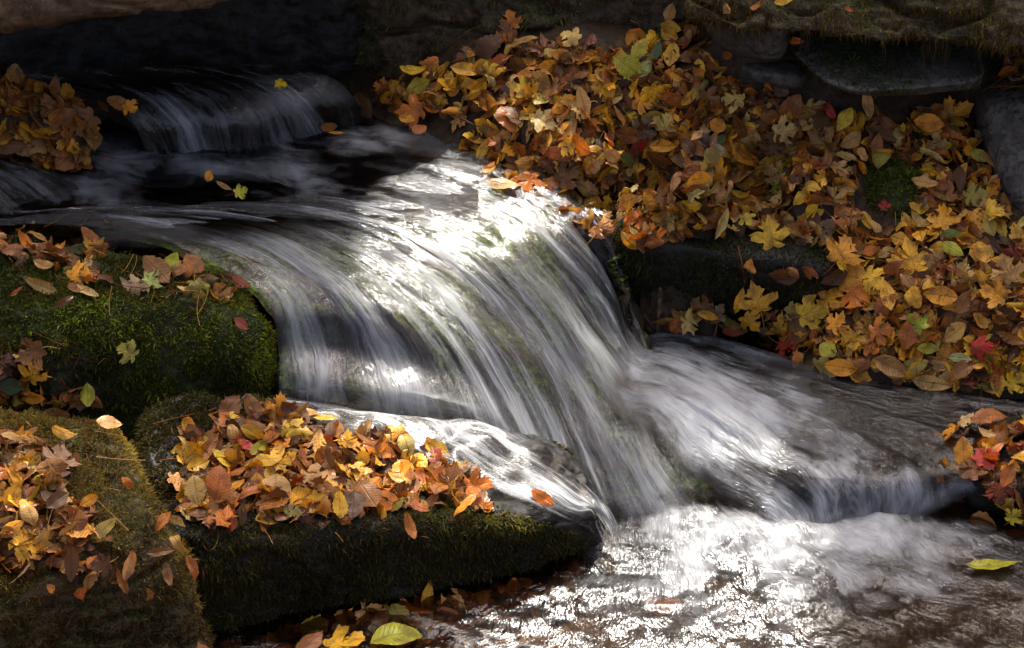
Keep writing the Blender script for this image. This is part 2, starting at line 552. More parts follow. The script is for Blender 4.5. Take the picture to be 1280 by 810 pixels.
# K  mossy wall behind the bank
o, v, f = rock('mossy_rock_wall', 'dark mossy rock wall behind the top of the leaf bank',
     [off(P(385, 118, .42), 0, 1.2, .5), off(P(930, 46, .66), 0, 1.2, .36), off(P(930, 46, .66), 0, .12, .26), off(P(385, 118, .42), 0, .16, .42)],
     [off(P(385, 118, .42), 0, 1.2, -.2), off(P(930, 46, .66), 0, 1.2, -.2), off(P(930, 46, .66), 0, -.02, -.2), off(P(385, 118, .42), 0.05, .0, -.2)],
     M_DARK, p=7.0, amp=.06, freq=3, seed=71, n=150, lump=.02, crack=.03)
moss(o, v, f, 45000, MOSS_OLIVE * .9, .011, 8, -0.2, hang=.5)
# M  recess behind the upper falls
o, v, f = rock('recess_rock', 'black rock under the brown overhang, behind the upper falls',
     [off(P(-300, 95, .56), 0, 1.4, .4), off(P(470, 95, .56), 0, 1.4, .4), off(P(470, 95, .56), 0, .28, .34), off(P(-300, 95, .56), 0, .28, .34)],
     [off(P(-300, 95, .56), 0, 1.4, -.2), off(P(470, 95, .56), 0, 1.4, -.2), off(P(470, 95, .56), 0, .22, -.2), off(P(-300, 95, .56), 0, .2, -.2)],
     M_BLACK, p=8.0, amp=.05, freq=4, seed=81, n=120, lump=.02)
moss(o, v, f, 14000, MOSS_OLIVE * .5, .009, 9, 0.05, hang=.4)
# L  overhang upper left
o, v, f = rock('brown_overhang_rock', 'brown sandstone overhang across the top left, dark gap beneath',
     [off(P(-260, 45, .80), 0, 1.3, .55), off(P(480, -10, .84), 0, 1.3, .45), off(P(480, -10, .84), -.05, .16, .42), off(P(-260, 45, .80), 0, .10, .50)],
     [off(P(-260, 75, .80), 0, 1.1, .05), off(P(480, 10, .84), 0, 1.1, .1), off(P(480, 16, .84), 0, -.06, 0), off(P(-260, 84, .80), 0, -.02, 0)],
     M_BROWN, p=6.0, amp=.05, freq=2.6, seed=91, n=140, lump=.012, crack=.01)
# I  overhang upper right
o, v, f = rock('root_fringed_overhang', 'mossy overhanging rock across the top right, fringed with hanging roots',
     [off(P(840, 30, .80), 0, 1.2, .36), off(P(1480, 60, .80), 0, 1.2, .36), off(P(1480, 60, .80), 0, .2, .24), off(P(840, 30, .80), 0, .16, .2)],
     [off(P(840, 45, .78), 0, 1.0, .0), off(P(1480, 85, .76), 0, 1.0, 0), P(1480, 98, .76), P(850, 52, .78)],
     M_DARK, p=7.0, amp=.05, freq=4, seed=101, n=140, lump=.025, crack=.03)
moss(o, v, f, 75000, MOSS_OLIVE * [.95, .72, .6], .010, 10, -0.25, hang=.9)
ov, of = v, f
r_ = np.random.default_rng(5)
hp, hn = sample_faces(ov, of, 30000, r_)
q = pix(hp)
k = frame_mask(hp, 40) & (hn[:, 1] < 0.3) & (hn[:, 2] < .2) & (fbm(hp * np.array([13, 13, 2]), 2, 3) > 0.18)
edge = hp[k][:1500]
m = len(edge)
L = .025 + .075 * r_.random(m) ** 2.2
seg = 4
V, F, T = [], [], []
jit = np.cumsum(r_.standard_normal((m, seg + 1, 3)) * [.002, .002, .0005], 1)
for j in range(seg + 1):
    c0 = edge + jit[:, j] + np.array([0, -.006, 0]) * min(1, j) + np.outer(L * j / seg, [0, -.03, -1])
    wv = .0013 * (1 - .8 * j / seg)
    V += [c0 - [wv, 0, 0], c0 + [wv, 0, 0]]
V = np.stack(V, 1).reshape(-1, 3)
i = np.arange(m) * (2 * (seg + 1))
F = np.concatenate([np.stack([i + 2 * j, i + 2 * j + 1, i + 2 * j + 3, i + 2 * j + 2], 1) for j in range(seg)])
t = np.array([[.05, .038, .018]]) * (.5 + r_.random((m, 1)))
hr = mesh('hanging_roots', V, F, M_FUZZ, o, smooth=False, attrs={'tint': np.repeat(t, 2 * (seg + 1), 0)})
hr['kind'] = 'stuff'
# J  rounded rock below the overhang, left end
rock('rounded_grey_rock', 'rounded grey rock under the left end of the root fringed overhang',
     [off(P(868, 30, .74), 0, .5, .1), off(P(1010, 50, .74), 0, .5, .1), P(1000, 40, .80), P(862, -20, .84)],
     [off(P(880, 80, .6), 0, .5, -.1), off(P(1000, 90, .6), 0, .5, -.1), P(985, 88, .66), P(905, 78, .66)],
     M_GREY, p=4.0, amp=.015, freq=5, seed=111, n=50)
# H  tongue slab
o, v, f = rock('tongue_slab', 'flat tongue of grey rock jutting over the dark hollow at the top right',
     [off(P(945, 50, .70), 0, .12), off(P(1230, 62, .70), 0, .15), P(1235, 100, .69), P(1048, 116, .675)],
     [off(P(945, 62, .66), 0.03, .2), off(P(1230, 90, .62), 0, .2), P(1235, 118, .63), P(1060, 124, .645)],
     M_GREY, p=5.0, amp=.012, freq=6, seed=121, n=60, cat='slab')
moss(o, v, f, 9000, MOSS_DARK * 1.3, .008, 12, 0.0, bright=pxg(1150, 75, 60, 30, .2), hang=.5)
moss(o, v, f, 3000, MOSS_DARK * 1.3, .016, 13, -0.1, nzmin=-.9, hang=1.2, name='root_fringe') if False else None
# small stones beneath the tongue
rock('low_flat_stone', 'low flat stone tucked under the tongue slab above the leaves',
     [off(P(925, 82, .62), 0, .1), off(P(1010, 90, .62), 0, .1), P(1010, 96, .63), P(925, 86, .63)],
     [off(P(925, 110, .5), 0, .1), off(P(1010, 120, .5), 0, .1), P(1005, 116, .58), P(935, 106, .58)],
     M_GREY, p=4.0, amp=.01, freq=8, seed=131, n=30, cat='stone')
# back of the hollow
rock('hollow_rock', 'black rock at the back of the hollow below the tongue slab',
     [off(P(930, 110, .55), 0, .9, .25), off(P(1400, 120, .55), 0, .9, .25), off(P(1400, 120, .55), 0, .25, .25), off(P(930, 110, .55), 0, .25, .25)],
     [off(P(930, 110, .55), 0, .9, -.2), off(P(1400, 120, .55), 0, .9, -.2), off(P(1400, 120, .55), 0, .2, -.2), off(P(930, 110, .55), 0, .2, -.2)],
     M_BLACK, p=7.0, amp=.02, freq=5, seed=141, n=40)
# N  wet rock lower right
o, v, f = rock('wet_leafy_rock', 'low wet mossy rock carrying a cluster of leaves, at the right edge of the pool',
     [off(P(1165, 570, .09), 0, .16), off(P(1460, 550, .14), 0, .2), P(1460, 640, .13), P(1185, 600, .09)],
     [off(P(1160, 600, -.1), 0, .2), off(P(1460, 600, -.1), 0, .2), P(1460, 700, -.1), P(1185, 672, -.1)],
     M_BLACK, p=3.5, amp=.03, freq=6, seed=151, n=50)
moss(o, v, f, 8000, MOSS_DARK, .007, 14, 0.0)
# O  low sill the middle pool drops over
rock('pool_sill_rock', 'submerged dark sill between the middle pool and the lower pool',
     [off(P(880, 560, .02), 0, .2), off(P(1230, 560, .03), 0, .2), P(1200, 606, .04), P(1000, 590, .03)],
     [off(P(880, 640, -.2), 0, .3), off(P(1230, 640, -.2), 0, .3), P(1200, 668, -.2), P(970, 690, -.2)],
     M_BLACK, p=5, amp=.025, freq=6, seed=161, n=40)
# stone under the upper falls
rock('lip_stone', 'dark stone with a yellow leaf beside the upper falls',
     [off(P(335, 112, .50), 0, .14), off(P(395, 112, .50), 0, .14), P(390, 128, .49), P(338, 128, .49)],
     [off(P(335, 150, .3), 0, .15), off(P(395, 150, .3), 0, .15), P(388, 160, .40), P(340, 160, .40)],
     M_BLACK, p=3, amp=.015, freq=9, seed=171, n=30, cat='stone')

# ------------------------------------------------------------------ water
def catmull(pts, t):
    """pts (n,k) -> values at parameters t in 0..n-1"""
    n = len(pts)
    i = np.clip(np.floor(t).astype(int), 0, n - 2)
    f = (t - i)[:, None]
    g = lambda j: pts[np.clip(j, 0, n - 1)]
    p0, p1, p2, p3 = g(i - 1), g(i), g(i + 1), g(i + 2)
    p0 = np.where((i == 0)[:, None], 2 * p1 - p2, p0)
    p3 = np.where((i == n - 2)[:, None], 2 * p2 - p1, p3)
    return 0.5 * (2 * p1 + (p2 - p0) * f + (2 * p0 - 5 * p1 + 4 * p2 - p3) * f * f + (3 * p1 - p0 - 3 * p2 + p3) * f ** 3)


def water_mat(name, su, sv, fine=(4.0, 5.0), bump=0.6, rough=0.12, foam_c=(0.60, 0.62, 0.635), warp=0.12, tint=(0.80, 0.74, 0.66), contrast=1.5, curl=0.0, gloss=1.4):
    s = N(name)
    uv = s.n('ShaderNodeUVMap', uv_map='flow').outputs[0]
    w = s.noise(uv, 5.0, 3, 0.5)
    wv = s.n('ShaderNodeVectorMath', {0: w.outputs['Color'], 1: (0.5, 0.5, 0.5)}, operation='SUBTRACT').outputs[0]
    wv = s.n('ShaderNodeVectorMath', {0: wv, 3: warp}, operation='SCALE').outputs[0]
    uvw = s.n('ShaderNodeVectorMath', {0: uv, 1: wv}, operation='ADD').outputs[0]
    A = s.noise(s.mapping(uvw, (su, sv, 1)), 1.0, 4, 0.6, curl).outputs[0]
    B = s.noise(s.mapping(uvw, (su * fine[0], sv * fine[1], 1), (3, 7, 0)), 1.0, 3, 0.6, curl * 1.5).outputs[0]
    C = s.noise(s.mapping(uvw, (su * .22, sv * 1.1, 1), (9, 2, 0)), 1.0, 4, 0.55).outputs[0]
    foam = s.n('ShaderNodeAttribute', attribute_name='foam').outputs['Fac']
    fade = s.n('ShaderNodeAttribute', attribute_name='fade').outputs['Fac']
    h = s.math('ADD', s.math('MULTIPLY', A, 0.65), s.math('MULTIPLY', B, 0.35))
    bp = s.n('ShaderNodeBump', {'Strength': bump, 'Distance': 0.02, 'Height': h}).outputs[0]
    x = s.math('ADD', s.math('MULTIPLY', s.math('SUBTRACT', A, 0.5), contrast),
               s.math('ADD', s.math('MULTIPLY', s.math('SUBTRACT', B, 0.5), contrast * .4), s.math('MULTIPLY', s.math('SUBTRACT', C, 0.5), contrast * 2.0)))
    x = s.math('MULTIPLY', x, s.ramp(foam, 0.0, 0.35))
    f = s.ramp(s.math('ADD', foam, x), 0.10, 1.2, 0.0, 0.82)
    fr = s.n('ShaderNodeFresnel', {'IOR': 1.36, 'Normal': bp}).outputs[0]
    fr = s.math('MULTIPLY', fr, gloss, clamp=True)
    clear = s.n('ShaderNodeMixShader', {0: fr, 1: s.n('ShaderNodeBsdfTransparent', {'Color': (*tint, 1)}),
                                        2: s.n('ShaderNodeBsdfGlossy', {'Color': (1, 1, 1, 1), 'Roughness': rough, 'Normal': bp})})
    fd = s.n('ShaderNodeBsdfPrincipled', {'Base Color': (*foam_c, 1), 'Roughness': 0.35, 'Normal': bp, 'IOR': 1.33})
    ft = s.n('ShaderNodeBsdfTranslucent', {'Color': (*foam_c, 1), 'Normal': bp})
    fm = s.n('ShaderNodeMixShader', {0: 0.45, 1: fd, 2: ft})
    body = s.n('ShaderNodeMixShader', {0: f, 1: clear, 2: fm})
    return s.out(s.n('ShaderNodeMixShader', {0: fade, 1: s.n('ShaderNodeBsdfTransparent', {'Color': (1, 1, 1, 1)}), 2: body}))


W_FALL = water_mat('falling_water', 58, 1.7, (3.2, 6.0), bump=0.6, rough=0.13, warp=.05, contrast=1.0)
W_SKIM = water_mat('skimming_water', 95, 5.0, (2.6, 5.0), bump=0.3, rough=0.24, warp=.04, contrast=1.5, gloss=.9)
W_POOL = water_mat('churning_pool_water', 58, 7.5, (3.4, 4.5), bump=0.5, rough=0.19, warp=0.09, tint=(.50, .40, .30), gloss=.9, contrast=.85, curl=0.2)
W_CALM = water_mat('calm_pool_water', 12, 3.5, (3.0, 3.0), bump=0.10, rough=0.10, warp=0.2, contrast=1.2, tint=(.24, .21, .19), gloss=1.0)


def loft(name, lines, nu, nv, mat, label, ridge=0.006, fade_sides=(0.03, 0.03), fade_ends=(0.0, 0.06), bed=0.0, on=None, seed=0, zoff=0.0, kind='structure', bedmat=None, rough=0.0, drape=False):
    """a sheet of water through flow lines of (px, py, z, foam); z None = rests on what lies below"""
    L = []
    for ln in lines:
        q = []
        for c in ln:
            px_, py_, z_ = c[:3]
            fo = c[3] if len(c) > 3 else 0.5
            if z_ is None:
                p, n_ = hit(px_, py_)
                p = p + n_ * 0.010
            else:
                p = P(px_, py_, z_ + zoff)
            q.append([*p, fo])
        q = np.array(q)
        d = np.concatenate([[0], np.cumsum(np.linalg.norm(np.diff(q[:, :3], axis=0), axis=1))])
        tt = np.interp(np.linspace(0, d[-1], nv), d, np.arange(len(q)))
        r = catmull(q, tt)
        L.append(np.concatenate([r, np.linspace(0, d[-1], nv)[:, None]], 1))
    L = np.array(L)                                   # lines, nv, 5
    k = len(L)
    mid = L[:, :, :3]
    wid = np.concatenate([[0], np.cumsum(np.linalg.norm(np.diff(mid, axis=0), axis=2).mean(1))])
    t = np.linspace(0, k - 1, nu)
    R = catmull(L.reshape(k, -1), t).reshape(nu, nv, 5)
    u = np.interp(t, np.arange(k), wid)
    v = R[:, :, :3].reshape(-1, 3)
    U = np.repeat(u, nv)
    Vv = R[:, :, 4].ravel()
    foam = np.clip(R[:, :, 3].ravel(), 0, 1.2)
    f = grid_faces(nu, nv)
    n = vnormals(v, f)
    if (n @ -FWD).mean() < 0:
        f = f[:, ::-1]; n = -n
    if rough: v = v + n * (rough * (fbm(np.stack([U * 15, Vv * 4.5, U * 0], 1), 4, seed + 30) + .6 * fbm(v * 5, 2, seed + 31)))[:, None]; n = vnormals(v, f)
    q = np.stack([U * 13, Vv * 1.8, np.full_like(U, seed)], 1)
    q2 = np.stack([U * 45, Vv * 4.0, np.full_like(U, seed + 5.)], 1)
    h = ridge * (fbm(q, 3, seed) + 0.35 * fbm(q2, 2, seed + 1))
    wv = v + n * h[:, None]
    if drape:
        for i_ in range(len(wv)):
            h_ = bvh().ray_cast(Vector((wv[i_, 0], wv[i_, 1], wv[i_, 2] + .06)), Vector((0, 0, -1)))
            if h_[0] is not None: wv[i_, 2] = max(wv[i_, 2], h_[0].z + .007)
        zg = wv[:, 2].reshape(nu, nv)
        for _ in range(14):
            zp = np.pad(zg, 1, mode='edge')
            zg = (zp[:-2, 1:-1] + zp[2:, 1:-1] + zp[1:-1, :-2] + zp[1:-1, 2:] + 2 * zp[1:-1, 1:-1]) / 6
        wv[:, 2] = zg.ravel() + .004
    a, b = (U / wid[-1]), np.tile(np.linspace(0, 1, nv), nu)
    ss = lambda x: np.clip(x, 0, 1) ** 2 * (3 - 2 * np.clip(x, 0, 1))
    jag = 1 + 0.6 * fbm(np.stack([U * 30, Vv * 30, U * 0], 1), 2, 4)
    fade = np.ones_like(U)
    if fade_sides[0]: fade *= ss(a / (fade_sides[0] * jag))
    if fade_sides[1]: fade *= ss((1 - a) / (fade_sides[1] * jag))
    if fade_ends[0]: fade *= ss(b / (fade_ends[0] * jag))
    fe = fade_ends[1]
    if callable(fe): fe = fe(a)
    if np.any(fe): fade *= ss((1 - b) / (fe * jag))
    if bed:
        bv = v - n * (bed * (1 + .35 * fbm(v * 16, 3, 8)))[:, None]
        bv[:, 2] -= .07 * np.clip((np.tile(np.linspace(0, 1, nv), nu) - .82) / .18, 0, 1)
        bv[:, 2] -= .05 * np.clip(1 - np.tile(np.linspace(0, 1, nv), nu) / .2, 0, 1)
        bo = mesh('streambed', bv, f, bedmat or M_BED)
        tag(bo, 'green mossy bedrock ledge under the falling water', 'bedrock', kind='structure')
        add_surface(bv, f)
    SHEETS.append((v, f))
    o = mesh(name, wv, f, mat, uv=np.stack([U, Vv], 1), attrs={'foam': foam, 'fade': fade})
    tag(o, label, 'water', kind=kind)
    return o


SHEETS = []
# main falls: flow lines from left to right
MAIN = [
    [(-60, 283, .405, 0.20), (60, 281, .405, 0.23), (150, 290, .40, 0.27), (235, 316, .385, 0.31), (305, 350, .36, 0.31), (338, 388, .32, 0.27), (347, 430, .25, 0.27), (346, 478, .19, .45), (345, 530, .09, 0.31)],
    [(-60, 277, .405, 0.27), (60, 272, .405, 0.31), (170, 278, .40, 0.39), (285, 302, .385, 0.39), (365, 345, .355, 0.39), (403, 388, .31, 0.31), (420, 435, .24, 0.31), (427, 487, .19, .5), (432, 540, .09, 0.35)],
    [(-20, 266, .405, 0.23), (100, 262, .405, 0.31), (220, 270, .40, 0.39), (340, 293, .385, 0.39), (430, 338, .36, 0.39), (490, 398, .31, 0.35), (522, 455, .24, 0.35), (542, 508, .19, .5), (560, 565, .08, 0.35)],
    [(170, 258, .405, 0.12), (260, 260, .405, 0.23), (350, 270, .40, 0.35), (440, 293, .385, 0.39), (520, 338, .355, 0.39), (590, 410, .29, 0.39), (640, 490, .2, 0.39), (690, 590, .09, 0.35)],
    [(300, 252, .405, 0.08), (375, 255, .405, 0.20), (450, 268, .40, 0.39), (525, 293, .385, 0.35), (595, 338, .355, 0.39), (655, 410, .27, 0.39), (705, 500, .17, 0.39), (765, 645, .02, 0.39)],
    [(410, 240, .405, 0.08), (460, 246, .405, 0.23), (520, 260, .40, 0.43), (585, 285, .385, 0.39), (640, 328, .355, 0.39), (695, 400, .27, 0.43), (750, 490, .16, 0.43), (835, 650, .01, 0.43)],
    [(480, 222, .405, 0.16), (525, 230, .405, 0.31), (575, 244, .40, 0.39), (635, 268, .385, 0.31), (685, 308, .35, 0.35), (735, 370, .26, 0.39), (785, 450, .155, 0.39), (890, 620, .03, 0.43)],
    [(530, 203, .405, 0.16), (575, 212, .405, 0.31), (620, 226, .40, 0.39), (675, 252, .385, 0.27), (720, 290, .36, 0.27), (755, 340, .27, 0.35), (785, 405, .16, 0.35), (850, 520, .10, 0.39)],
    [(556, 188, .405, 0.16), (602, 200, .405, 0.23), (648, 216, .40, 0.27), (705, 245, .385, 0.23), (745, 278, .37, 0.20), (770, 315, .31, 0.27), (786, 365, .20, 0.31), (800, 430, .10, 0.31)],
    [(565, 180, .40, 0.16), (615, 194, .40, 0.20), (662, 210, .395, 0.20), (722, 240, .38, 0.16), (764, 272, .365, 0.16), (783, 305, .31, 0.23), (792, 355, .20, 0.27), (800, 420, .095, 0.27)],
]
loft('waterfall', MAIN, 300, 220, W_FALL, 'silky white waterfall sliding over the broad mossy ledge', ridge=.008, fade_sides=(.012, .01), fade_ends=(.02, lambda a: .05 + .10 * np.clip((a - .6) / .2, 0, 1)), bed=.02, seed=1, rough=.014)



def carve(surfs, depth=.03):
    """the stream has worn the ground down below its water"""
    for v_, f_ in surfs:
        b_ = BVHTree.FromPolygons(v_.tolist(), f_.tolist())
        lo, hi_ = v_.min(0) - .03, v_.max(0) + .03
        idx = np.where((gv[:, 0] > lo[0]) & (gv[:, 0] < hi_[0]) & (gv[:, 1] > lo[1]) & (gv[:, 1] < hi_[1]))[0]
        for i_ in idx:
            best = None
            for dx, dy in ((0, 0), (.018, 0), (-.018, 0), (0, .018), (0, -.018)):
                h_ = b_.ray_cast(Vector((gv[i_, 0] + dx, gv[i_, 1] + dy, 3.0)), Vector((0, 0, -1)))
                if h_[0] is not None: best = h_[0].z if best is None else min(best, h_[0].z)
            if best is not None: gv[i_, 2] = min(gv[i_, 2], best - depth)
    GROUND.data.vertices.foreach_set('co', gv.ravel())
    GROUND.data.update()


carve(SHEETS, .04)

# over the slab in the middle
SLAB = [
    [(355, 528, None, 0.34), (470, 552, None, 0.43), (560, 590, None, 0.43), (630, 627, None, 0.39), (690, 648, None, 0.30), (738, 668, None, 0.25), (764, 700, .0, 0.43)],
    [(352, 511, None, 0.51), (480, 520, None, 0.51), (570, 552, None, 0.51), (650, 595, None, 0.51), (710, 630, None, 0.43), (750, 662, None, 0.39), (770, 700, .0, 0.43)],
    [(348, 494, None, 0.55), (460, 500, None, 0.55), (570, 524, None, 0.51), (660, 570, None, 0.46), (722, 612, None, 0.39), (760, 650, .09, 0.39), (776, 696, .0, 0.43)],
    [(338, 460, .24, 0.68), (455, 466, .24, 0.68), (585, 496, .23, 0.51), (678, 550, .195, 0.39), (732, 600, .15, 0.34), (768, 640, .09, 0.34), (782, 692, .0, 0.43)],
]
loft('slab_overflow', SLAB, 120, 160, W_SKIM, 'bright rippled water skimming over the middle slab behind the leaves', ridge=.002, fade_sides=(.12, .30), fade_ends=(.02, .03), seed=2, drape=True)

# middle pool sweeping right from the foot of the falls
MID = [
    [(790, 370, .20, .35), (795, 408, .105, 0.39), (850, 412, .10, 0.34), (960, 440, .10, 0.19), (1100, 478, .10, 0.11), (1290, 500, .10, 0.14), (1420, 510, .1, 0.11)],
    [(783, 384, .215, .4), (800, 424, .13, 0.51), (850, 430, .10, 0.45), (960, 470, .105, 0.34), (1080, 510, .10, 0.14), (1190, 548, .10, 0.12), (1300, 575, .10, 0.11)],
    [(770, 398, .235, .45), (800, 440, .168, 0.62), (840, 450, .13, 0.73), (925, 485, .125, 0.84), (1010, 525, .105, 0.46), (1095, 565, .10, 0.26), (1130, 605, .085, 0.45), (1140, 655, .0, 0.68)],
    [(758, 424, .235, .45), (790, 458, .178, 0.62), (832, 470, .15, 0.62), (900, 508, .135, 0.92), (965, 548, .105, 0.61), (1030, 585, .095, 0.50), (1058, 615, .07, 0.45), (1068, 662, .0, 0.68)],
    [(746, 453, .24, .45), (780, 488, .178, 0.62), (822, 500, .145, 0.62), (878, 540, .11, 0.84), (930, 580, .085, 0.73), (985, 615, .06, 0.51), (1010, 640, .03, 0.62), (1022, 668, .0, 0.68)],
    [(744, 490, .205, .4), (778, 520, .152, 0.57), (810, 545, .118, 0.62), (850, 585, .078, 0.62), (895, 620, .03, 0.62), (940, 645, .015, 0.68), (962, 660, .005, 0.68), (975, 676, .0, 0.68)],
]
loft('middle_pool', MID, 200, 200, W_POOL, 'dark churning pool sweeping right from the foot of the falls', ridge=.012, fade_sides=(.0, .10), fade_ends=(.20, .04), seed=3)

# upper falls
UP1 = [
    [(20, 92, .555, 0.14), (75, 100, .555, 0.19), (112, 112, .55, 0.28), (142, 132, .525, 0.38), (166, 160, .475, 0.38), (192, 202, .38, 0.47)],
    [(90, 86, .555, 0.09), (140, 94, .555, 0.19), (182, 106, .55, 0.32), (222, 126, .525, 0.47), (248, 158, .475, 0.47), (262, 198, .38, 0.47)],
    [(170, 84, .555, 0.08), (215, 90, .555, 0.09), (262, 102, .55, 0.14), (300, 122, .525, 0.19), (322, 152, .475, 0.23), (335, 192, .38, 0.28)],
    [(250, 82, .555, 0.04), (295, 88, .555, 0.09), (338, 97, .55, 0.19), (372, 115, .525, 0.28), (392, 140, .475, 0.28), (410, 172, .38, 0.32)],
    [(330, 80, .555, 0.04), (370, 84, .555, 0.09), (402, 92, .55, 0.14), (430, 108, .52, 0.19), (448, 132, .47, 0.19), (462, 158, .38, 0.19)],
]
loft('upper_waterfall', UP1, 140, 100, W_FALL, 'thin veil of water over the small upper ledge, in shade', ridge=.006, fade_sides=(.05, .12), fade_ends=(.05, .03), bed=.016, seed=4, bedmat=M_BLACK, rough=.012)
UP2 = [
    [(-120, 200, .50, 0.27), (-60, 225, .47, 0.44), (-20, 250, .43, 0.53), (10, 275, .40, 0.53)],
    [(-110, 185, .50, 0.27), (-30, 205, .475, 0.44), (20, 232, .43, 0.53), (60, 262, .40, 0.44)],
    [(-100, 170, .50, 0.27), (0, 190, .475, 0.27), (75, 215, .43, 0.35), (125, 250, .40, 0.35)],
]
loft('side_chute', UP2, 70, 70, W_FALL, 'bluish slide of water at the left edge below the leaf clump', ridge=.005, fade_sides=(.05, .15), fade_ends=(.05, .2), bed=.014, seed=5, bedmat=M_BLACK, rough=.02)


def pool(name, x0, x1, y0, y1, z, step, mat, label, foamf, wavef, flow, seed, keep=None):
    gx_ = np.arange(x0, x1, step); gy_ = np.arange(y0, y1, step)
    X, Y = np.meshgrid(gx_, gy_, indexing='ij')
    xy = np.stack([X.ravel(), Y.ravel()], 1)
    v = np.concatenate([xy, np.full((len(xy), 1), z)], 1)
    q = pix(v)
    v[:, 2] += wavef(v, q)
    f = grid_faces(len(gx_), len(gy_))
    fade = np.ones(len(v))
    if keep is not None:
        fade = keep(v, q)
        f = f[(fade[f] > 0).any(1)]
    o = mesh(name, v, f, mat, uv=flow(v, q), attrs={'foam': np.clip(foamf(v, q), 0, 1.2), 'fade': fade})
    return tag(o, label, 'water', kind='structure')


def G(q, cx, cy, rx, ry, rot=0.0):
    c, s_ = math.cos(math.radians(rot)), math.sin(math.radians(rot))
    dx, dy = q[:, 0] - cx, q[:, 1] - cy
    a, b = dx * c + dy * s_, -dx * s_ + dy * c
    return np.exp(-(a / rx) ** 2 - (b / ry) ** 2)


# upper pool
def up_foam(v, q):
    return .15 + .5 * G(q, 250, 208, 120, 14, 3) + .3 * G(q, 440, 172, 50, 16) + .22 * G(q, 400, 225, 120, 30, 15) + .25 * G(q, 80, 225, 70, 40) + .15 * G(q, 420, 180, 60, 20)


pool('upper_pool', -1.6, P(600, 200, .4)[0], P(0, 310, .4)[1], P(0, 140, .4)[1], .4, .008, W_CALM, 'dark upper pool reflecting the rocks and blue sky',
     up_foam, lambda v, q: .004 * fbm(v * [6, 16, 1], 3, 2), lambda v, q: np.stack([v[:, 1] + .25 * v[:, 0], v[:, 0]], 1), 6,
     keep=lambda v, q: np.clip((318 - q[:, 1] - .02 * np.clip(q[:, 0], 0, 600) - .00013 * np.clip(q[:, 0] - 50, 0, 600) ** 2) / 22, 0, 1))

# lower pool
SRC = P(815, 520, 0)


def low_foam(v, q):
    e = .03 + .42 * G(q, 850, 668, 100, 42, 0) + .36 * G(q, 960, 690, 150, 45, 10) + .60 * G(q, 1110, 675, 120, 30, 5) + .30 * G(q, 1110, 722, 150, 34, 5)
    e += .24 * G(q, 900, 740, 110, 60) + .2 * G(q, 770, 735, 60, 40) + .06 * G(q, 1060, 790, 150, 40)
    e *= 1 - .75 * G(q, 925, 745, 22, 60, -25)
    return e * np.clip((q[:, 1] - 560) / 40, 0, 1)


def low_wave(v, q):
    h = .016 * G(q, 850, 652, 80, 26) + .016 * G(q, 940, 665, 60, 22) + .02 * G(q, 1100, 660, 70, 18) + .018 * G(q, 1150, 668, 70, 22) + .012 * G(q, 1000, 700, 120, 30)
    h *= 1 + 1.1 * fbm(v * 11, 4, 5)
    amp = .005 + .006 * (G(q, 800, 740, 160, 70) + G(q, 950, 720, 200, 60))
    return h + amp * fbm(v * 18, 3, 4)


def low_flow(v, q):
    d = v[:, :2] - SRC[:2]
    ang = np.arctan2(d[:, 0], -d[:, 1])
    r = np.hypot(d[:, 0], d[:, 1])
    return np.stack([ang * .45, r], 1)


pool('lower_pool', -1.3, 2.4, P(0, 1000, 0)[1], P(0, 610, 0)[1], 0.0, .009, W_POOL, 'sunlit lower pool of churning white water in the foreground', low_foam, low_wave, low_flow, 7)
# still part of the middle pool on the right, under the leaf bank
pool('bank_pool', P(800, 480, .095)[0], 2.0, P(0, 640, .095)[1], P(0, 400, .095)[1], .086, .01, W_CALM, 'dark calm water along the foot of the leaf bank on the right',
     lambda v, q: .10 + .18 * G(q, 1195, 505, 60, 16), lambda v, q: .0025 * fbm(v * [7, 20, 1], 3, 6) , lambda v, q: np.stack([v[:, 1], v[:, 0]], 1), 8,
     keep=lambda v, q: np.clip((606 + .0 * q[:, 0] - q[:, 1]) / 25, 0, 1) * np.clip((q[:, 0] - 900) / 80, 0, 1))

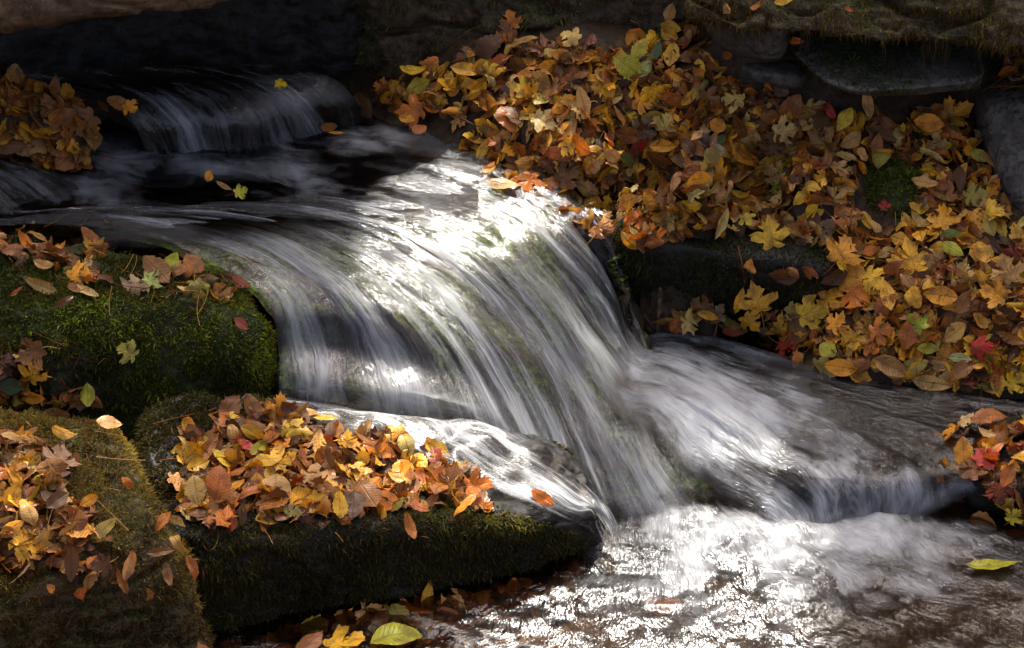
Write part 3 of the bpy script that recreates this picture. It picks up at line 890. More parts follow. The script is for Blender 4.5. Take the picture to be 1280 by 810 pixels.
# ------------------------------------------------------------------ leaves
def leaf_mat():
    s = N('autumn_leaf')
    col = s.n('ShaderNodeAttribute', attribute_name='tint').outputs['Color']
    kind = s.n('ShaderNodeAttribute', attribute_name='pattern').outputs['Fac']     # 0 maple, 1 ribbed
    uv = s.n('ShaderNodeUVMap', uv_map='flow').outputs[0]
    sx = s.n('ShaderNodeSeparateXYZ', {0: uv})
    u, v = sx.outputs[0], sx.outputs[1]
    au = s.math('ABSOLUTE', u)
    # ribs of an oval leaf
    rib = s.math('ABSOLUTE', s.math('SUBTRACT', s.math('FRACT', s.math('MULTIPLY', s.math('SUBTRACT', v, s.math('MULTIPLY', au, 0.55)), 11.0)), 0.5))
    rib1 = s.ramp(rib, 0.36, 0.5)
    mid = s.ramp(au, 0.035, 0.0)
    ribs = s.math('MAXIMUM', rib1, mid)
    # fingers of veins of a maple leaf
    ang = s.math('ARCTAN2', u, s.math('ADD', v, 0.02))
    fa = s.math('ABSOLUTE', s.math('SUBTRACT', s.math('FRACT', s.math('ADD', s.math('DIVIDE', ang, 0.72), 0.5)), 0.5))
    rad = s.n('ShaderNodeVectorMath', {0: uv}, operation='LENGTH').outputs['Value']
    fing = s.ramp(s.math('MULTIPLY', fa, rad), 0.022, 0.0)
    vein = s.n('ShaderNodeMix', {0: kind, 2: fing, 3: ribs}, data_type='FLOAT').outputs[0]
    oi = s.n('ShaderNodeNewGeometry').outputs['Position']
    b = s.noise(oi, 34, 4, .6).outputs[0]
    d = s.noise(oi, 210, 2, .5).outputs[0]
    c = s.mix(s.math('MULTIPLY', s.ramp(b, .42, .66), .55), col, (.09, .04, .015))
    spot = s.math('MULTIPLY', s.ramp(d, .64, .69), s.ramp(b, .40, .5))
    c = s.mix(s.math('MULTIPLY', spot, .75), c, (.035, .016, .008))
    c = s.mix(s.math('MULTIPLY', vein, .38), c, (.05, .028, .012), 'MIX')
    bump = s.n('ShaderNodeBump', {'Strength': .5, 'Distance': .003, 'Height': s.math('ADD', s.math('MULTIPLY', vein, -.6), b)}).outputs[0]
    bs = s.n('ShaderNodeBsdfPrincipled', {'Base Color': c, 'Roughness': s.ramp(b, .3, .7, .28, .55), 'Normal': bump, 'IOR': 1.4})
    bs.inputs['Specular IOR Level'].default_value = .4
    tc = s.mix(1.0, c, (1.0, .72, .35), 'MULTIPLY')
    t = s.n('ShaderNodeBsdfTranslucent', {'Color': tc, 'Normal': bump})
    return s.out(s.n('ShaderNodeMixShader', {0: .32, 1: bs, 2: t}))


M_LEAF = leaf_mat()

MAPLE_R = np.array([(0, .02), (.09, -.05), (.23, -.08), (.36, -.01), (.27, .07), (.30, .17), (.42, .18), (.60, .33), (.58, .42), (.66, .50), (.50, .51), (.47, .60), (.34, .49), (.20, .47),
                    (.23, .60), (.34, .72), (.22, .74), (.20, .84), (.11, .83), (0, 1.04)])


def maple_flat(r):
    pts = MAPLE_R * (1 + .07 * r.standard_normal(MAPLE_R.shape))
    lft = MAPLE_R[1:-1][::-1] * (1 + .07 * r.standard_normal((len(MAPLE_R) - 2, 2))) * [-1, 1]
    pts[0] = MAPLE_R[0]; pts[-1, 0] *= .3
    o = np.concatenate([pts, lft])
    c = np.array([0, .30])
    n = len(o)
    rings = [c[None]] + [c + (o - c) * k for k in (.36, .7, 1.0)]
    v = np.concatenate(rings)
    f3 = np.array([[0, 1 + i, 1 + (i + 1) % n] for i in range(n)])
    f4 = np.concatenate([[[1 + j * n + i, 1 + (j + 1) * n + i, 1 + (j + 1) * n + (i + 1) % n, 1 + j * n + (i + 1) % n] for i in range(n)] for j in range(2)])
    return v, [f3, f4], v.copy(), 0.0


def oval_flat(r, w=.30, wide=.5, wave=0.0, nx=7, ny=12, pw=.8):
    t = np.linspace(0, 1, ny)
    a = np.where(t < wide, t / wide * .5, .5 + (t - wide) / (1 - wide) * .5)
    hw = w * np.sin(np.pi * np.clip(a, 0.0, 1)) ** pw
    hw = hw * (1 + wave * np.sin(t * ny * 2.6 + r.random() * 6)) * (1 + .05 * r.standard_normal(ny)) + .004
    s = np.linspace(-1, 1, nx)
    S, T = np.meshgrid(s, t, indexing='ij')
    v = np.stack([S * hw[None, :], T], -1)
    v[:, :, 1] -= .05 * np.abs(S) * (1 if wave else .5)
    v = v.reshape(-1, 2)
    return v, [grid_faces(nx, ny)], v.copy(), 1.0


def leaf_flat(sp, r):
    if sp == 'maple': return maple_flat(r)
    if sp == 'oval': return oval_flat(r, .24 + .08 * r.random(), .42 + .12 * r.random(), .03)
    if sp == 'oak': return oval_flat(r, .30, .58, .10, 7, 16, .75)
    if sp == 'narrow': return oval_flat(r, .16 + .06 * r.random(), .4 + .15 * r.random(), .03)
    if sp == 'round': return oval_flat(r, .44, .46, .03, 8, 11, .6)


def bend(p, k, ax, c=0.0):
    """roll the flat leaf: curvature k across axis ax about c"""
    if abs(k) < 1e-3: return p
    q = p.copy()
    s_ = p[:, ax] - c
    q[:, ax] = c + np.sin(s_ * k) / k - p[:, 2] * np.sin(s_ * k)
    q[:, 2] = (1 - np.cos(s_ * k)) / k + p[:, 2] * np.cos(s_ * k)
    return q


def leaf_shape(sp, r, curl=0.5):
    v2, fs, uv, kind = leaf_flat(sp, r)
    p = np.concatenate([v2, np.zeros((len(v2), 1))], 1)
    cr = .035 + .05 * curl
    p[:, 2] += cr * fbm(np.concatenate([v2 * 4.2 + r.random(2) * 50, np.zeros((len(v2), 1))], 1), 2, 1)
    p[:, 2] += (.15 * r.standard_normal() * (.4 + curl)) * np.abs(p[:, 0])
    sg = 1 if r.random() < .62 else -1
    kx = sg * curl * (0.6 + 3.2 * r.random())
    if sp == 'maple': kx *= .6
    ky = r.standard_normal() * curl * 1.2
    th = r.standard_normal() * .5
    p = bend(p, ky, 1, .4)
    cs, sn = math.cos(th), math.sin(th)
    p = p @ np.array([[cs, -sn, 0], [sn, cs, 0], [0, 0, 1]])
    p = bend(p, kx, 0, 0)
    p = p @ np.array([[cs, -sn, 0], [sn, cs, 0], [0, 0, 1]]).T
    return p, fs, uv, kind


def stalk_shape(r, n=5, length=.5):
    """a thin three-sided stem from the leaf base, in leaf units"""
    t = np.linspace(0, 1, n)
    a, b = r.standard_normal(2) * .12
    c = np.stack([a * t * t * 1.5, .06 - (length + .06) * t, b * t * t + .03 * t], 1)
    ang = np.array([0, 2.1, 4.2])
    ring = np.stack([np.cos(ang), 0 * ang, np.sin(ang)], 1)
    v = (c[:, None] + ring[None] * (.016 - .004 * t)[:, None, None]).reshape(-1, 3)
    f = np.array([[i * 3 + k, (i + 1) * 3 + k, (i + 1) * 3 + (k + 1) % 3, i * 3 + (k + 1) % 3] for i in range(n - 1) for k in range(3)])
    return v, f


C = {k: np.array(v) * [1.06, .97, .72] for k, v in dict(
    yellow=(.62, .38, .03), gold=(.62,.31,.028), orange=(.50, .17, .02), rust=(.34,.115,.02), brown=(.22, .095, .03), darkbrown=(.10,.046,.02),
    tan=(.42,.25,.09), pale=(.52, .38, .13), cream=(.52, .40, .20), red=(.36, .022, .016), redbrown=(.20, .04, .02), green=(.09, .14, .02), darkgreen=(.035, .09, .03),
    lime=(.36, .35, .03), olive=(.25, .21, .04), mint=(.30, .32, .13), purple=(.17, .105, .09), grey=(.27, .20, .14), wet=(.10, .05, .022)).items()}
WORD = dict(darkbrown='dark brown', redbrown='reddish brown', darkgreen='dark green', lime='yellow-green', wet='wet dark brown', purple='purplish grey', mint='pale mint green', pale='pale yellow')
SPW = dict(maple='maple leaf', oval='oval leaf', oak='ribbed leaf', narrow='narrow leaf', round='rounded leaf')
SPN = dict(maple='maple_leaf', oval='oval_leaf', oak='ribbed_leaf', narrow='narrow_leaf', round='rounded_leaf')
SIZE = dict(maple=.056, oval=.060, oak=.068, narrow=.068, round=.050)


def leaf_frame(n, d, r, tilt):
    z = n / np.linalg.norm(n) + tilt * r.standard_normal(3)
    z /= np.linalg.norm(z)
    y = d - z * (d @ z)
    y /= np.linalg.norm(y) + 1e-9
    x = np.cross(y, z)
    return np.stack([x, y, z], 1)


TAKEN = []          # photo positions of the individual leaves


def put_leaf(px_, py_, sp, colour, ln, ang, label, group, curl=.4, face=.25, lift=.012, tilt=.12, r=None, stalk=None, centre=None, normal=None):
    r = r or rng
    if centre is None:
        centre, normal = hit(px_, py_)
        if centre is None: return None
    toc = CAM - centre; toc /= np.linalg.norm(toc)
    n = normal * (1 - face) + toc * face
    a = math.radians(ang)
    d = np.array([math.cos(a), math.sin(a) * .9, math.sin(a) * .45])
    R = leaf_frame(n, d, r, tilt)
    size = ln if ln < 1 else ln / PPM
    p, fs, uv, kind = leaf_shape(sp, r, curl)
    mean_z = np.percentile(p[:, 2], 20)
    p = p - [0, .42, mean_z]
    col = C[colour] * (0.85 + .3 * r.random()) * (1 + .06 * r.standard_normal(3))
    col = np.clip(col, .003, .8)
    w = (p * size) @ R.T
    o = mesh(SPN[sp], w, fs, M_LEAF, uv=uv, attrs={'tint': np.repeat(col[None], len(p), 0), 'pattern': np.full(len(p), kind)})
    o.location = centre + normal * lift
    tag(o, label, 'leaf', group)
    if stalk if stalk is not None else (sp == 'maple' and r.random() < .75):
        sv, sf = stalk_shape(r, length=.35 + .35 * r.random())
        sv = sv - [0, .42, mean_z - .02]
        c2 = C['tan'] if r.random() < .7 else C['redbrown']
        mesh('stalk', (sv * size) @ R.T, sf, M_LEAF, o, uv=np.zeros((len(sv), 2)) + .3, attrs={'tint': np.repeat(c2[None], len(sv), 0), 'pattern': np.ones(len(sv))})
    TAKEN.append((px_, py_))
    return o


BANK, SLABG, BOULD, LICH, CLUS, WATER, CLUMP = ('fallen leaves on the right bank', 'fallen leaves on the stream slab', 'fallen leaves on the mossy boulder', 'fallen leaves on the lower left boulder',
                                              'leaves on the wet rock at the right', 'leaves in the water', 'leaves of the packed clump')
# x, y, species, colour, length in photo pixels, direction of the tip, label, group, curl, facing
LM = [
 (643, 38, 'maple', 'orange', 34, 100, 'orange maple leaf standing upright at the very top of the leaf bank', BANK, .3, .8),
 (717, 57, 'maple', 'pale', 36, 150, 'pale yellow maple leaf on the crest of the leaf bank against dark wall', BANK, .3, .5),
 (782, 88, 'oak', 'lime', 50, -40, 'large yellow-green ribbed leaf near the top of the leaf bank', BANK, .25, .6),
 (797, 72, 'oak', 'lime', 38, 60, 'smaller yellow-green ribbed leaf just above the large one on the bank', BANK, .3, .6),
 (823, 76, 'oval', 'darkgreen', 30, 70, 'dark green oval leaf near the top right of the leaf bank', BANK, .3, .6),
 (810, 92, 'oval', 'mint', 28, 60, 'pale mint green leaf below the dark green leaf on the bank', BANK, .35, .6),
 (835, 33, 'oval', 'yellow', 30, -20, 'yellow oval leaf leaning on the rock wall beside the overhang', BANK, .3, .7),
 (846, 15, 'oval', 'tan', 28, 75, 'tan oval leaf stuck high on the rock wall beside the overhang', BANK, .3, .7),
 (484, 117, 'maple', 'rust', 26, 70, 'rusty red leaf at the far left tip of the leaf bank', BANK, .4, .5),
 (532, 115, 'oval', 'lime', 40, 15, 'long yellow-green leaf lying above the dark pool', BANK, .35, .5),
 (524, 171, 'round', 'rust', 24, 60, 'round rust brown leaf floating at the edge of the dark pool', WATER, .2, .3),
 (508, 157, 'oval', 'gold', 25, -20, 'small golden oval leaf at the edge of the dark pool', WATER, .15, .4),
 (457, 146, 'oak', 'wet', 52, 100, 'large wet brown leaf standing in the dark pool with water veiling it', WATER, .2, .7),
 (603, 183, 'narrow', 'yellow', 40, 70, 'bright sunlit yellow leaf upright at the lip of the falls', BANK, .35, .6),
 (616, 196, 'oval', 'orange', 36, -80, 'glowing orange leaf upright at the lip of the falls', BANK, .3, .6),
 (685, 159, 'maple', 'cream', 40, -30, 'shiny wet pale leaf in the sunny middle of the leaf bank', BANK, .5, .3),
 (811, 158, 'maple', 'purple', 38, 60, 'greyish purple maple leaf in the middle of the leaf bank', BANK, .2, .5),
 (793, 183, 'oval', 'red', 30, 50, 'dark red leaf below the greyish purple maple leaf', BANK, .3, .4),
 (779, 194, 'oval', 'redbrown', 26, 80, 'reddish brown leaf left of the dark red leaf on the bank', BANK, .3, .4),
 (766, 203, 'oval', 'green', 28, -10, 'green leaf half hidden in the middle of the leaf bank', BANK, .3, .4),
 (756, 193, 'oval', 'tan', 28, -30, 'tan oval leaf touching the half hidden green leaf', BANK, .3, .4),
 (722, 185, 'maple', 'yellow', 36, -40, 'yellow maple leaf in the sunny part of the leaf bank', BANK, .4, .4),
 (709, 195, 'narrow', 'rust', 62, 170, 'long rust brown leaf lying across the bank left of the green leaf', BANK, .3, .3),
 (660, 241, 'maple', 'orange', 38, -100, 'orange maple leaf at the water edge near the lip of the falls', BANK, .4, .4),
 (628, 243, 'oval', 'cream', 46, -20, 'cream coloured wet leaf lapped by white water at the lip of the falls', BANK, .3, .3),
 (841, 153, 'maple', 'pale', 36, 60, 'pale yellow maple leaf right of the greyish purple maple leaf', BANK, .3, .5),
 (811, 128, 'maple', 'gold', 38, -20, 'golden maple leaf above the greyish purple maple leaf', BANK, .4, .4),
 (920, 122, 'maple', 'pale', 36, 170, 'pale yellow maple leaf below the rounded grey rock', BANK, .35, .5),
 (871, 168, 'maple', 'pale', 34, 100, 'pale yellow maple leaf lying over a green leaf', BANK, .25, .6),
 (864, 181, 'oval', 'green', 36, 160, 'green leaf peeping out under a pale yellow maple leaf', BANK, .3, .4),
 (893, 172, 'oval', 'green', 22, 60, 'small green leaf right of the pale yellow maple leaf', BANK, .3, .4),
 (890, 154, 'round', 'gold', 24, -30, 'golden rounded leaf between two pale yellow maple leaves', BANK, .3, .4),
 (882, 191, 'round', 'olive', 24, -60, 'olive rounded leaf below the green leaf on the bank', BANK, .3, .4),
 (981, 226, 'maple', 'lime', 48, 20, 'large yellow-green maple leaf left of the moss hump', BANK, .35, .4),
 (966, 212, 'maple', 'pale', 36, 130, 'pale yellow leaf resting on the large yellow-green maple leaf', BANK, .4, .4),
 (972, 246, 'maple', 'tan', 36, -90, 'star shaped tan maple leaf below the large yellow-green maple leaf', BANK, .3, .6),
 (979, 161, 'maple', 'pale', 42, 10, 'crumpled pale yellow maple leaf in the upper middle of the bank', BANK, .5, .4),
 (1187, 152, 'maple', 'gold', 52, 30, 'large golden maple leaf against the grey rock on the right', BANK, .35, .6),
 (1154, 166, 'oval', 'gold', 42, -10, 'flat golden leaf left of the large golden maple leaf', BANK, .25, .4),
 (1107, 255, 'maple', 'red', 17, 80, 'small crimson leaf lying on the moss hump', BANK, .3, .3),
 (1220, 258, 'maple', 'olive', 38, 10, 'olive yellow maple leaf beside the lower end of the grey rock', BANK, .3, .5),
 (1047, 142, 'narrow', 'red', 30, 110, 'crimson leaf edge on under the tongue slab', BANK, .5, .6),
 (1218, 205, 'narrow', 'lime', 40, -30, 'long yellow-green leaf right of a rolled tan leaf near grey rock', BANK, .3, .5),
 (1095, 193, 'oval', 'brown', 32, 80, 'curled brown leaf standing on the top of the moss hump', BANK, .9, .5),
 (1082, 204, 'oval', 'tan', 24, -70, 'rolled tan leaf on the upper left of the moss hump', BANK, .8, .4),
 (1162, 208, 'narrow', 'pale', 46, -40, 'rolled pale leaf right of the moss hump', BANK, 1.0, .5),
 (1085, 138, 'narrow', 'tan', 40, 90, 'curled tan leaf standing upright under the tip of the tongue slab', BANK, 1.0, .8),
 (1268, 85, 'oval', 'tan', 34, 150, 'tan leaf on the flat top of the grey rock', 'leaves on the rocks at the upper right', .7, .4),
 (1262, 98, 'oval', 'rust', 30, 200, 'rust brown leaf hanging over the front of the grey rock', 'leaves on the rocks at the upper right', .7, .4),
 (1276, 76, 'narrow', 'gold', 30, 20, 'golden leaf at the back of the grey rock', 'leaves on the rocks at the upper right', .5, .4),
 (983, 3, 'oval', 'yellow', 26, 10, 'bright yellow leaf on top of the root fringed overhang', 'leaves on the rocks at the upper right', .25, .5),
 (947, 17, 'narrow', 'rust', 24, 30, 'curled rust leaf on the root fringed overhang', 'leaves on the rocks at the upper right', .9, .4),
 (912, 5, 'oval', 'tan', 24, 60, 'tan curled leaf at the left end of the root fringed overhang', 'leaves on the rocks at the upper right', .8, .4),
 (984, 46, 'narrow', 'rust', 26, -20, 'curled brown leaf on the back of the tongue slab', 'leaves on the rocks at the upper right', .8, .4),
 (1057, 8, 'narrow', 'rust', 14, -40, 'tiny rust leaf caught in the hanging roots', 'leaves on the rocks at the upper right', .6, .5),
 (966, 306, 'maple', 'yellow', 50, 95, 'bright yellow five pointed maple leaf pinned on the dark bank step', BANK, .2, .9),
 (936, 288, 'maple', 'lime', 26, -60, 'small yellow-green leaf up left of the yellow leaf on the dark step', BANK, .3, .5),
 (1043, 325, 'maple', 'gold', 54, 60, 'large golden maple leaf at the right end of the dark bank step', BANK, .4, .6),
 (1142, 330, 'maple', 'yellow', 58, 100, 'large spotted yellow maple leaf below the moss hump', BANK, .3, .6),
 (1100, 358, 'maple', 'yellow', 42, -50, 'yellow maple leaf left below the large spotted one', BANK, .5, .5),
 (1068, 350, 'round', 'gold', 46, -20, 'big golden rounded leaf right of the dark bank step', BANK, .3, .5),
 (1025, 389, 'maple', 'yellow', 56, 20, 'yellow maple leaf with dark spots low on the bank near the pool', BANK, .25, .5),
 (947, 361, 'maple', 'gold', 50, 100, 'orange spotted maple leaf at the foot of the dark bank step', BANK, .4, .6),
 (939, 391, 'maple', 'gold', 36, -60, 'golden leaf below the orange spotted maple leaf at the dark step', BANK, .5, .5),
 (926, 366, 'narrow', 'yellow', 38, 80, 'narrow yellow leaf at the left of the orange spotted maple leaf', BANK, .5, .6),
 (978, 394, 'maple', 'gold', 38, 30, 'golden torn leaf left of the yellow maple leaf with dark spots', BANK, .5, .4),
 (899, 376, 'maple', 'purple', 30, 60, 'purplish grey leaf on the dark ground at the foot of the bank step', BANK, .4, .5),
 (863, 393, 'maple', 'pale', 34, 10, 'pale yellow leaf at the pool edge right of the falls', BANK, .4, .4),
 (884, 386, 'narrow', 'gold', 32, -10, 'golden narrow leaf right of the pale leaf at the pool edge', BANK, .5, .4),
 (852, 400, 'oval', 'brown', 30, 190, 'brown leaf at the pool edge closest to the falls', BANK, .5, .3),
 (917, 402, 'oval', 'redbrown', 28, 0, 'reddish brown leaf touching the dark pool below the bank step', BANK, .4, .3),
 (994, 440, 'maple', 'red', 36, -20, 'bright red maple leaf at the edge of the middle pool', BANK, .4, .4),
 (1043, 444, 'round', 'lime', 26, -40, 'yellow-green rounded leaf right of the bright red maple leaf', BANK, .2, .4),
 (1055, 463, 'oval', 'gold', 42, 170, 'golden oval leaf at the waterline below the yellow-green rounded leaf', BANK, .3, .3),
 (1110, 457, 'oval', 'tan', 50, -30, 'long tan leaf at the waterline of the middle pool', BANK, .4, .4),
 (1134, 418, 'oval', 'rust', 40, 80, 'rust brown oval leaf above the long tan leaf at the waterline', BANK, .3, .5),
 (1092, 320, 'oval', 'orange', 22, 20, 'small orange oval leaf left of the large spotted yellow maple leaf', BANK, .2, .6),
 (1228, 435, 'maple', 'red', 36, 0, 'bright red leaf low on the right of the bank', BANK, .4, .4),
 (1174, 372, 'oval', 'gold', 46, -10, 'big golden oval leaf below the large spotted yellow maple leaf', BANK, .35, .5),
 (1262, 345, 'maple', 'tan', 48, 100, 'large pale tan star shaped leaf at the right side of the bank', BANK, .35, .6),
 (1188, 305, 'narrow', 'green', 32, 0, 'fresh green leaf right of the moss hump', BANK, .6, .5),
 (1189, 321, 'oval', 'lime', 34, -35, 'yellow-green pointed leaf below the fresh green leaf', BANK, .3, .5),
 (1080, 281, 'oval', 'yellow', 26, 110, 'yellow oval leaf at the lower left of the moss hump', BANK, .3, .6),
 (1146, 402, 'maple', 'lime', 36, 120, 'yellow-green spotted leaf above the rust brown oval leaf', BANK, .4, .5),
 (1243, 372, 'maple', 'gold', 42, 160, 'golden torn leaf below the large pale tan star shaped leaf', BANK, .5, .4),
 (1159, 434, 'oval', 'lime', 30, 0, 'yellow-green leaf right of the rust brown oval leaf', BANK, .5, .4),
 (1199, 447, 'narrow', 'mint', 32, -10, 'pale mint green leaf left below the bright red leaf on the right', BANK, .4, .4),
 (1073, 430, 'maple', 'gold', 32, -100, 'small golden maple leaf right above the bright red maple leaf', BANK, .3, .4),
 (1058, 411, 'maple', 'gold', 34, 40, 'golden brown maple leaf below the yellow leaf with dark spots', BANK, .4, .4),
 (1102, 415, 'maple', 'orange', 38, 10, 'orange spotted leaf left of the rust brown oval leaf', BANK, .4, .5),
 (1166, 477, 'narrow', 'tan', 52, -10, 'long pale tan leaf floating at the waterline', BANK, .3, .2),
 (1266, 476, 'maple', 'yellow', 34, 40, 'yellow leaf at the waterline by the right edge', BANK, .4, .4),
 (1181, 284, 'maple', 'gold', 44, 70, 'large golden leaf at the upper right of the moss hump', BANK, .4, .5),
 (1205, 380, 'oval', 'brown', 36, 60, 'brown leaf right of the big golden oval leaf', BANK, .5, .5),
 (1248, 333, 'oval', 'gold', 20, -10, 'small golden oval leaf upper left of the pale tan star shaped leaf', BANK, .2, .5),
 # mossy boulder
 (118, 320, 'maple', 'yellow', 32, 60, 'bright yellow maple leaf among brown ones on the mossy boulder', BOULD, .3, .6),
 (161, 360, 'maple', 'grey', 36, 90, 'pale grey pointed leaf on the mossy boulder', BOULD, .4, .6),
 (188, 359, 'maple', 'mint', 30, -20, 'cream green leaf right of the pale grey pointed leaf', BOULD, .35, .4),
 (200, 340, 'oak', 'brown', 48, -50, 'brown ribbed leaf above the cream green leaf on the boulder', BOULD, .4, .5),
 (211, 336, 'oval', 'lime', 30, 70, 'yellow-green leaf over the brown ribbed leaf on the boulder', BOULD, .4, .5),
 (102, 352, 'maple', 'gold', 40, 10, 'golden brown maple leaf below the bright yellow maple leaf', BOULD, .5, .4),
 (104, 374, 'narrow', 'tan', 40, 160, 'tan rolled leaf on the front edge of the mossy boulder', BOULD, .7, .4),
 (54, 360, 'narrow', 'tan', 46, 155, 'long tan leaf at the left of the mossy boulder', BOULD, .5, .4),
 (60, 340, 'narrow', 'tan', 36, -20, 'rolled tan leaf above the long tan leaf on the boulder', BOULD, .9, .4),
 (91, 344, 'narrow', 'olive', 28, 20, 'rolled olive green leaf in the middle of the mossy boulder', BOULD, .9, .5),
 (82, 382, 'narrow', 'darkbrown', 28, 30, 'dark brown rolled leaf on the brow of the mossy boulder', BOULD, 1.0, .5),
 (28, 371, 'narrow', 'rust', 24, 20, 'single rust leaf lying apart at the left of the mossy boulder', BOULD, .6, .4),
 (154, 440, 'maple', 'olive', 32, 150, 'lone yellow-green maple leaf stuck on the front of the mossy boulder', BOULD, .3, .6),
 (299, 408, 'oval', 'redbrown', 22, -40, 'reddish brown leaf flat on the right flank of the mossy boulder', BOULD, .2, .2),
 (242, 342, 'oak', 'brown', 42, 120, 'large brown leaf near the stream edge of the mossy boulder', BOULD, .4, .5),
 (290, 358, 'oval', 'redbrown', 34, -10, 'reddish brown leaf at the right end of the mossy boulder by the falls', BOULD, .4, .4),
 (245, 368, 'maple', 'olive', 34, -70, 'olive brown leaf below the large brown leaf by the stream', BOULD, .5, .5),
 (114, 297, 'oval', 'orange', 26, -20, 'orange brown leaf at the back of the mossy boulder', BOULD, .5, .5),
 (25, 281, 'maple', 'orange', 24, 10, 'small orange leaf at the back left of the mossy boulder', BOULD, .4, .4),
 (49, 297, 'maple', 'cream', 28, 110, 'cream pointed leaf at the back of the mossy boulder', BOULD, .5, .6),
 (30, 312, 'oval', 'orange', 34, 150, 'orange leaf left of the cream pointed leaf on the boulder', BOULD, .4, .5),
 (72, 305, 'oval', 'tan', 40, -20, 'tan folded leaf right of the cream pointed leaf on the boulder', BOULD, .6, .4),
 # lower left boulder
 (101, 487, 'oval', 'lime', 30, 100, 'yellow-green leaf standing up at the back of the lower left boulder', LICH, .3, .7),
 (54, 492, 'narrow', 'gold', 42, 5, 'golden narrow leaf lying at the back of the lower left boulder', LICH, .6, .4),
 (72, 502, 'oval', 'tan', 40, 175, 'tan leaf below the golden narrow leaf on the lower left boulder', LICH, .5, .4),
 (12, 484, 'oval', 'darkgreen', 34, 175, 'dark bluish green leaf at the left edge of the photo', LICH, .3, .3),
 (40, 458, 'maple', 'gold', 36, 80, 'golden leaf at the top of the left leaf heap', LICH, .5, .6),
 (165, 556, 'maple', 'tan', 42, -30, 'pale tan star shaped leaf on the shoulder of the lower left boulder', LICH, .35, .5),
 (128, 547, 'oval', 'pale', 30, 10, 'pale leaf left of the pale tan star shaped leaf', LICH, .4, .4),
 (75, 562, 'narrow', 'gold', 34, 170, 'curled golden leaf at the upper edge of the left heap', LICH, .8, .4),
 (12, 631, 'oak', 'yellow', 30, 70, 'clear yellow oval leaf at the left edge on the big heap', LICH, .25, .6),
 (22, 690, 'maple', 'yellow', 46, -10, 'large bright yellow leaf in the lower left corner heap', LICH, .35, .5),
 (8, 668, 'oval', 'gold', 30, 40, 'golden leaf just above the large bright yellow leaf', LICH, .4, .5),
 (124, 678, 'oval', 'olive', 34, 40, 'olive tan leaf at the right tip of the left heap', LICH, .5, .5),
 (104, 733, 'narrow', 'rust', 36, 0, 'single rolled rust leaf lying below the left heap', LICH, 1.0, .3),
 (154, 710, 'narrow', 'tan', 34, 80, 'tan curled leaf standing upright on the lower left boulder', LICH, .9, .8),
 (141, 735, 'narrow', 'brown', 34, 110, 'brown curled leaf just below the upright tan leaf', LICH, 1.0, .6),
 (153, 738, 'narrow', 'rust', 32, 110, 'rust curled leaf between two curled ones below the upright tan leaf', LICH, 1.0, .6),
 (173, 737, 'narrow', 'brown', 34, 150, 'rolled brown leaf right of the rust curled one', LICH, 1.0, .4),
 (65, 741, 'oval', 'rust', 16, -40, 'tiny rust leaf on the face of the lower left boulder', LICH, .6, .4),
 (149, 616, 'oval', 'orange', 20, -40, 'small orange leaf alone on the bare top of the lower left boulder', LICH, .5, .4),
 (64, 599, 'oval', 'tan', 36, 20, 'tan folded leaf in the upper part of the left heap', LICH, .6, .5),
 (195, 657, 'oval', 'orange', 26, 60, 'orange curled leaf topping the column of rolled leaves', LICH, .8, .5),
 (212, 655, 'narrow', 'cream', 26, -20, 'cream rolled leaf at the top of the column of rolled leaves', LICH, 1.0, .5),
 (217, 672, 'narrow', 'tan', 38, -40, 'long tan rolled leaf in the column of rolled leaves', LICH, 1.0, .5),
 (208, 684, 'narrow', 'tan', 28, -50, 'short tan rolled leaf in the middle of the column of rolled leaves', LICH, 1.0, .5),
 (227, 708, 'narrow', 'rust', 34, -50, 'rust rolled leaf at the right foot of the column of rolled leaves', LICH, 1.0, .5),
 (207, 716, 'narrow', 'brown', 28, -75, 'brown rolled leaf at the bottom of the column of rolled leaves', LICH, 1.0, .6),
 (198, 698, 'narrow', 'brown', 30, 10, 'brown rolled leaf at the left of the column of rolled leaves', LICH, 1.0, .4),
 # slab
 (267, 616, 'oak', 'rust', 50, 85, 'large rust red ribbed leaf standing at the left of the stream slab', SLABG, .25, .7),
 (251, 622, 'oak', 'tan', 40, 100, 'pale tan ribbed leaf left of the rust red ribbed leaf', SLABG, .4, .6),
 (396, 608, 'maple', 'tan', 46, 10, 'large pale tan maple leaf in the middle of the slab heap', SLABG, .35, .4),
 (340, 620, 'round', 'tan', 40, 90, 'tan rounded leaf with holes in the middle of the slab heap', SLABG, .25, .5),
 (394, 640, 'oval', 'yellow', 36, 35, 'yellow oval leaf at the front edge of the slab heap', SLABG, .25, .6),
 (364, 645, 'oval', 'mint', 26, -20, 'pale green leaf at the front edge left of the yellow oval leaf', SLABG, .3, .4),
 (309, 567, 'oval', 'red', 26, 150, 'dark red leaf at the back left of the slab heap', SLABG, .3, .4),
 (321, 571, 'narrow', 'lime', 34, 50, 'yellow-green narrow leaf right of the dark red leaf on the slab', SLABG, .4, .5),
 (331, 582, 'oval', 'yellow', 36, 10, 'yellow leaf below the yellow-green narrow leaf on the slab', SLABG, .4, .4),
 (369, 548, 'maple', 'yellow', 44, -10, 'yellow maple leaf at the back of the slab heap', SLABG, .35, .4),
 (435, 636, 'round', 'purple', 36, -90, 'purple brown rounded leaf hanging at the front of the slab', SLABG, .25, .6),
 (457, 627, 'oak', 'brown', 46, -60, 'brown ribbed leaf right of the purple brown rounded leaf', SLABG, .25, .5),
 (502, 563, 'oval', 'pale', 32, -70, 'pale yellow sunlit leaf at the back right of the slab heap', SLABG, .4, .6),
 (546, 570, 'oval', 'yellow', 38, -40, 'glowing yellow orange leaf beside the bright water on the slab', SLABG, .35, .6),
 (553, 581, 'oval', 'orange', 24, -20, 'orange leaf just below the glowing yellow orange leaf', SLABG, .4, .4),
